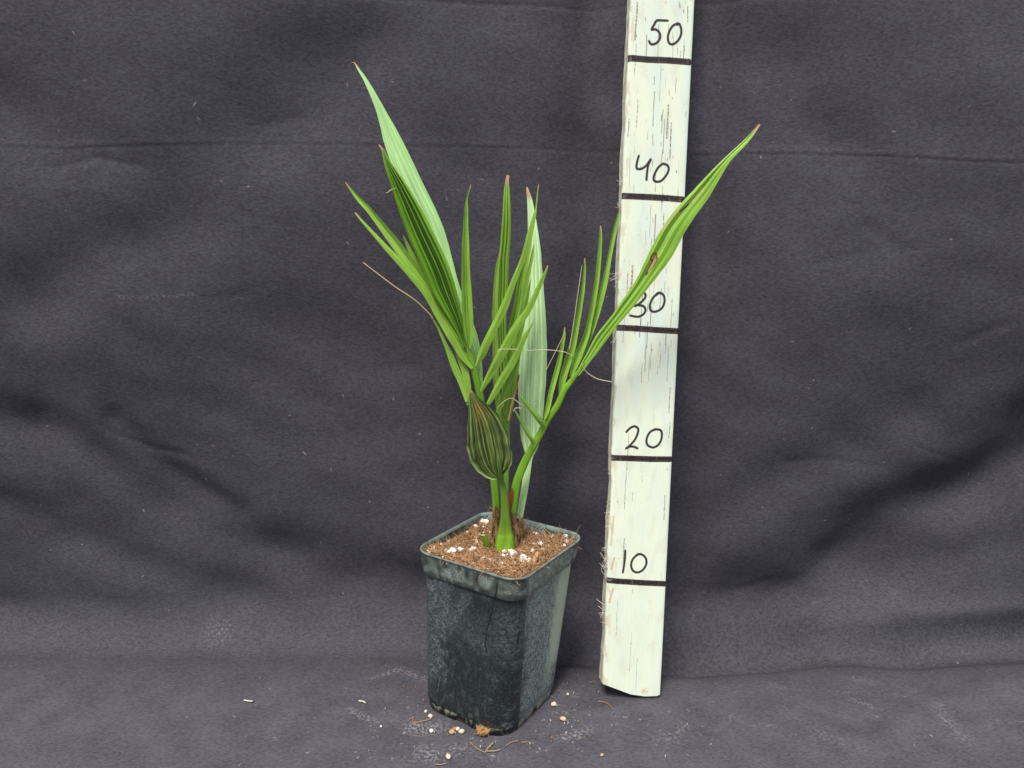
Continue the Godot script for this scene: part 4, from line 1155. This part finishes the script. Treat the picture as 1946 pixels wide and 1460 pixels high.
		for i in path.size():
			var f := float(i) / (path.size() - 1)
			var p: Array = path[i]
			var row := PackedVector3Array()
			var cc := []
			for j in 28:
				var an := TAU * j / 28.0
				var rr: float = maxf(p[3], 0.05) * 0.5 * (1.0 + 0.22 * noise.get_noise_2d(j * 0.9 + p[0] * 9.0, f * 3.0))
				var ragged := 0.35 * noise.get_noise_2d(j * 1.3, p[0] * 7.0 + 5.0) * smoothstep(0.4, 1.0, f)
				row.append(Vector3(p[0] + cos(an) * rr, p[1] + ragged, p[2] + sin(an) * rr) * CM)
				var k := 0.85 + 0.9 * noise.get_noise_2d(j * 1.7 + p[0] * 3.0, f * 2.5) + 0.3 * noise.get_noise_2d(j * 3.0, f * 14.0)
				cc.append(Color(0.20 * k, 0.118 * k, 0.06 * k))
			pts.append(row)
			cols.append(cc)
		add_grid(sh, pts, [], cols, true)
		obj("sheath", done(sh), vert_mat(0.9, 0.2), t)
	# ragged coir-like fibres standing round the base
	var fs := start()
	for q in [[[[-1.29, 12.41, -0.5, 0.71], [-1.27, 13.48, -0.6, 0.66], [-1.22, 14.55, -0.7, 0.64], [-1.2, 15.37, -0.85, 0.62], [-1.16, 16.12, -0.95, 0.58]], 80], [[[0.29, 12.55, -0.4, 0.66], [0.33, 13.53, -0.5, 0.62], [0.29, 14.37, -0.6, 0.58], [0.17, 15.08, -0.7, 0.45], [0.04, 15.61, -0.8, 0.37]], 50], [[[0.55, 12.36, -1.6, 0.68], [0.55, 13.49, -1.6, 0.67], [0.59, 14.13, -1.7, 0.59], [0.63, 14.76, -1.8, 0.55]], 30]]:
		var path := spline(q[0], 6)
		for i in q[1]:
			var f := rng.randf()
			var c: Array = path[int(f * (path.size() - 1))]
			var an := rng.randf_range(-0.4, PI + 0.4)
			var rr: float = c[3] * 0.55
			var p := Vector3(c[0] + cos(an) * rr, c[1] - 0.2, c[2] + sin(an) * rr)
			tube(fs, bend_path(p, Vector3(cos(an) * rng.randf_range(0.0, 0.7), 1.0, sin(an) * rng.randf_range(0.0, 0.5)), rng.randf_range(0.3, 0.9), rng.randf_range(0.2, 2.4), rng.randf_range(0.03, 0.065), 5), 3, Color(0.33, 0.21, 0.12) * rng.randf_range(0.45, 1.3))
	var fo := obj("base_fibre", done(fs), vert_mat(0.95, 0.2), t)
	tag(fo, "", "", "", "stuff")
	# rust-brown husk between the stems
	var hs := start()
	tube(hs, [[-0.35, 14.6, -0.9, 0.35], [-0.2, 16.2, -0.8, 0.45], [-0.05, 17.3, -0.7, 0.35], [0.02, 17.7, -0.7, 0.05]], 8, Color(0.20, 0.06, 0.02), 0.4)
	obj("husk", done(hs), vert_mat(0.8), t)
	var dry := start()
	tube(dry, spline([[-0.28, 23.37, 0.2, 0.12], [0.04, 24.82, 0.3, 0.16], [0.35, 26.05, 0.4, 0.16], [0.54, 26.98, 0.5, 0.08]], 4), 6, Color(0.30, 0.19, 0.10), 0.4)
	obj("dry_strip", done(dry), vert_mat(0.9), t)
	# hair-thin split threads that hang from the leaflets
	for q in [[[4.14, 29.01, 1.3, 0.06], [4.41, 30.88, 1.3, 0.06], [4.67, 32.95, 1.3, 0.06], [4.93, 34.99, 1.3, 0.04]], [[-1.09, 24.5, 0.8, 0.04], [-0.58, 25.05, 0.9, 0.05], [-0.04, 25.31, 1, 0.05], [0.46, 24.99, 1, 0.05], [0.89, 24.59, 1, 0.04]], [[0.12, 24.39, 1.3, 0.05], [0.27, 24.63, 1.3, 0.06], [0.69, 24.63, 1.3, 0.05]], [[-7.87, 40.24, 2.3, 0.04], [-8.23, 40.1, 2.3, 0.07], [-8.4, 39.96, 2.4, 0.05], [-8.54, 39.92, 2.4, 0.04]], [[2.5, 27.42, 0.9, 0.04], [3.03, 28.46, 0.8, 0.05], [3.55, 29.54, 0.8, 0.05], [3.85, 30.16, 0.8, 0.04]]]:
		var th := start()
		tube(th, spline(q, 5), 4, Color(0.46, 0.40, 0.27))
		obj("leaf_thread", done(th), vert_mat(0.8), t)
	var loose := [[[[-1.01, 29.05, 2.2, 0.04], [-0.79, 29.15, 2.1, 0.04], [0.08, 29.1, 1.8, 0.05], [1.21, 28.97, 1.5, 0.05], [2.35, 28.97, 1.3, 0.05], [3.31, 28.88, 1.2, 0.05], [4, 28.71, 1.1, 0.05], [4.55, 28.34, 1, 0.04]], "pale fibre thread lying level across the middle leaflets"], [[[4.98, 27.99, 1.4, 0.05], [5.32, 27.44, 1.2, 0.06], [5.73, 27.05, 1, 0.06], [6.36, 26.71, 0.9, 0.06], [7.33, 26.52, 0.9, 0.05]], "short curled pale thread hanging off the right frond towards the board"]]
	for q in loose:
		var th := start()
		tube(th, spline(q[0], 6), 5, Color(0.58, 0.52, 0.40))
		tag(obj("loose_thread", done(th), vert_mat(0.8)), q[1], "thread")


# ---------- what lies on the cloth ----------
func pebble(called: String, x: float, z: float, r: Vector3, turn: float, c: Color, label: String, category: String, sd: float, rough := 0.22, group := "") -> void:
	var o := obj(called, blob(r, rough, sd, 8, 12), mat(c, 0.75, 0.4))
	o.scale = Vector3.ONE * 0.85
	o.position = Vector3(x, r.y * 0.62, z) * CM
	o.rotation.y = turn
	tag(o, label, category, group)


func make_debris() -> void:
	var cream := lin(0.54, 0.48, 0.37)
	var tan := lin(0.50, 0.38, 0.24)
	var brown := lin(0.32, 0.16, 0.08)
	var white := lin(0.61, 0.59, 0.56)
	var g := "grains lying round the pot"
	pebble("pebble", 3.98, 3.11, Vector3(0.3, 0.2, 0.22), -0.4, tan, "tan oval pebble lying alone to the right of the pot", "pebble", 1.0, 0.15, g)
	pebble("pebble", 3.34, 1.27, Vector3(0.28, 0.2, 0.2), 0.3, cream, "cream irregular grain against the pot's right bottom edge", "pebble", 4.0, 0.3, g)
	pebble("pebble", -4.62, 7.38, Vector3(0.22, 0.2, 0.3), 0.4, cream, "cream pear-shaped grain nearest the camera, left of the pot's front corner", "pebble", 7.0, 0.2, g)
	pebble("pebble", -6.14, 4.48, Vector3(0.22, 0.15, 0.2), -0.6, white, "small white grain left of the brown and cream cluster", "pebble", 11.0, 0.25, g)
	pebble("pebble", -3.84, 4.6, Vector3(0.28, 0.2, 0.22), 0.2, cream, "cream grain at the right of the cluster below the pot", "pebble", 14.0, 0.2, g)
	pebble("pebble", -4.14, 4.3, Vector3(0.19, 0.17, 0.17), 0.8, white, "small white grain at the back of the cluster by the pot foot", "pebble", 17.0, 0.2, g)
	pebble("pebble", -4.56, 4.67, Vector3(0.27, 0.2, 0.22), 0.1, lin(0.42, 0.26, 0.15), "reddish tan grain at the left of the cluster by the pot", "pebble", 20.0, 0.15, g)
	pebble("bark_piece", -4.39, 4.24, Vector3(0.36, 0.14, 0.16), 0.5, brown, "dark brown bark sliver behind the reddish tan grain", "bark", 23.0, 0.2)
	pebble("pebble", -6.4, 2.73, Vector3(0.2, 0.17, 0.17), 0.0, white, "white grain touching the pot's lower left corner", "pebble", 26.0, 0.3, g)
	pebble("pebble", -6.83, 2.14, Vector3(0.15, 0.13, 0.15), 0.0, cream, "tiny cream grain beside the pot's left edge", "pebble", 29.0, 0.3, g)
	pebble("pebble", 4.58, -0.11, Vector3(0.14, 0.12, 0.12), 0.0, cream, "tiny cream grain behind the pot on the right, towards the board", "pebble", 31.0, 0.3, g)
	pebble("pebble", 6.55, 7.16, Vector3(0.16, 0.13, 0.12), 0.5, lin(0.42, 0.33, 0.2), "small tan flake on the cloth below the board", "pebble", 34.0, 0.3, g)
	pebble("pebble", -10.08, 3.93, Vector3(0.1, 0.1, 0.1), 0.5, white, "tiny white grain on the cloth far left of the pot", "pebble", 37.0, 0.3, g)
	# a clump of coir at the front corner of the pot
	var at := Vector3(-2.23, 0, 4.79)
	var cl := thing("coir_clump", "brown clump of coir fibres at the pot's front bottom edge", "soil clump", at * CM)
	var core := obj("clump", blob(Vector3(0.5, 0.34, 0.36), 0.5, 41.0), mat(lin(0.30, 0.18, 0.09), 0.95, 0.2), cl)
	core.position = Vector3(0, 0.3, 0) * CM
	var cf := start()
	for i in 70:
		var p := Vector3(at.x + rng.randfn() * 0.22, 0.1 + rng.randf() * 0.5, at.z + rng.randfn() * 0.16)
		tube(cf, bend_path(p, Vector3(rng.randfn(), rng.randfn() * 0.6 + 0.1, rng.randfn()), rng.randf_range(0.3, 0.8), 2.0, 0.045, 4), 3, Color(0.38, 0.22, 0.11) * rng.randf_range(0.5, 1.3))
	tag(obj("fibre", done(cf), vert_mat(0.95, 0.2), cl), "", "", "", "stuff")
	# loose twigs and fibres one can pick out
	var twigs := [
		[[-3.14, 5.79, -2.64, 6.43, -2.04, 6.94], 0.045, Color(0.40, 0.25, 0.13), "thin brown curved fibre in front of the pot, nearest its front corner"],
		[[-1.96, 6.94, -1.75, 6.43, -1.41, 5.91], 0.1, Color(0.33, 0.25, 0.15), "short forked straw-coloured twig in front of the pot"],
		[[-1.81, 6.77, -1.27, 6.77, -0.89, 6.66], 0.08, Color(0.33, 0.25, 0.15), "straw-coloured twig lying level in front of the pot"],
		[[-0.47, 6.2, -0.04, 5.79, 0.47, 5.68], 0.045, Color(0.36, 0.2, 0.1), "thin reddish fibre in front of the pot's right corner"],
		[[0.67, 5.79, 1.37, 5.79], 0.045, Color(0.36, 0.2, 0.1), "short straight reddish fibre right of the pot's front corner"],
		[[-7.74, 3.55, -7.14, 3.43, -6.47, 3.18, -6.07, 2.73], 0.045, Color(0.38, 0.22, 0.1), "curved brown fibre running to the pot's lower left corner"],
		[[-8.03, 3.18, -7.7, 2.92, -7.72, 3.68, -7.38, 3.8], 0.05, Color(0.38, 0.2, 0.1), "curled brown fibre left of the pot"],
		[[6.97, 0.86, 7.43, 1, 7.8, 1.41, 8.02, 2.01], 0.05, Color(0.34, 0.18, 0.1), "thin reddish curled fibre just in front of the board"],
		[[-12.39, 0.8, -12.02, 0.93, -11.77, 1.14], 0.13, Color(0.5, 0.48, 0.43), "white stick fragment on the cloth left of the pot"],
		[[-21.69, 0.73, -21.3, 0.86, -20.94, 0.93], 0.12, Color(0.5, 0.49, 0.45), "white stick fragment furthest left on the cloth floor"],
		[[-5.46, 8.14, -5.08, 8.2, -4.71, 8.09], 0.05, Color(0.38, 0.24, 0.13), "brown fibre at the bottom edge below the pear-shaped grain"],
	]
	for q in twigs:
		var pts := []
		var xz: Array = q[0]
		for i in range(0, xz.size(), 2):
			pts.append([xz[i], 0.1 + 0.08 * absf(sin(i * 1.7)), xz[i + 1], q[1]])
		var ts := start()
		tube(ts, spline(pts, 4) if pts.size() > 2 else pts, 5, q[2], 1.0, 0.0, Color(0, 0, 0, 0), Vector3(0, 1, 0.1))
		tag(obj("loose_fibre" if q[1] < 0.1 else "stick_fragment", done(ts), vert_mat(0.9, 0.3)), q[3], "fibre" if q[1] < 0.1 else "stick")
	# crumbs of soil, perlite dust and short fibres: nobody could count them
	var cs := start()
	for i in 160:
		var a := rng.randf() * TAU
		var far := absf(rng.randfn())
		var x := POT_X + cos(a) * (5.2 + far * 3.2)
		var z := sin(a) * (5.4 + far * 2.2)
		if z < -3.5:
			continue
		var r := rng.randf_range(0.012, 0.045)
		var c := Color(0.56, 0.63, 0.57) if i % 3 == 0 else Color(0.27, 0.16, 0.08) * rng.randf_range(0.6, 1.5)
		if i % 4 == 1:
			tube(cs, bend_path(Vector3(x, 0.1, z), Vector3(rng.randfn(), 0.03, rng.randfn()), rng.randf_range(0.15, 0.7), 1.5, 0.035, 3), 3, Color(0.34, 0.2, 0.1))
		else:
			tube(cs, [[x, 0.0, z, r], [x + r * 0.3, r * 0.7 + 0.08, z, r * 2.2], [x + r * 0.5, r * 1.6 + 0.12, z + r * 0.3, r * 1.2], [x + r * 0.5, r * 1.9 + 0.12, z, 0.0]], 5, c)
	tag(obj("soil_crumbs", done(cs), vert_mat(0.95, 0.2)), "scattered crumbs of soil and perlite dust round the pot foot", "crumbs", "", "stuff")
	# lint on the hanging cloth
	var wall := [[-3.72, 53.02, 0.9, "white tuft of lint on the cloth above the plant"], [35.94, 1.08, 0.35, "small white flake of lint low on the cloth right of the board"], [-8.62, 48.44, 0.5, "faint loop of lint on the cloth right of the tallest leaf"]]
	for q in wall:
		var ls := start()
		for k in (7 if q[2] > 0.6 else 3):
			var p := Vector3(q[0] + rng.randfn() * q[2] * 0.35, q[1] + rng.randfn() * q[2] * 0.25, WALL_Z + 0.75)
			tube(ls, bend_path(p, Vector3(rng.randfn(), rng.randfn() * 0.7, 0.0), q[2] * rng.randf_range(0.7, 1.5), rng.randf_range(0.5, 2.0), 0.05, 6), 4, Color(0.42, 0.41, 0.41))
		tag(obj("lint", done(ls), vert_mat(0.95, 0.2)), q[3], "lint")
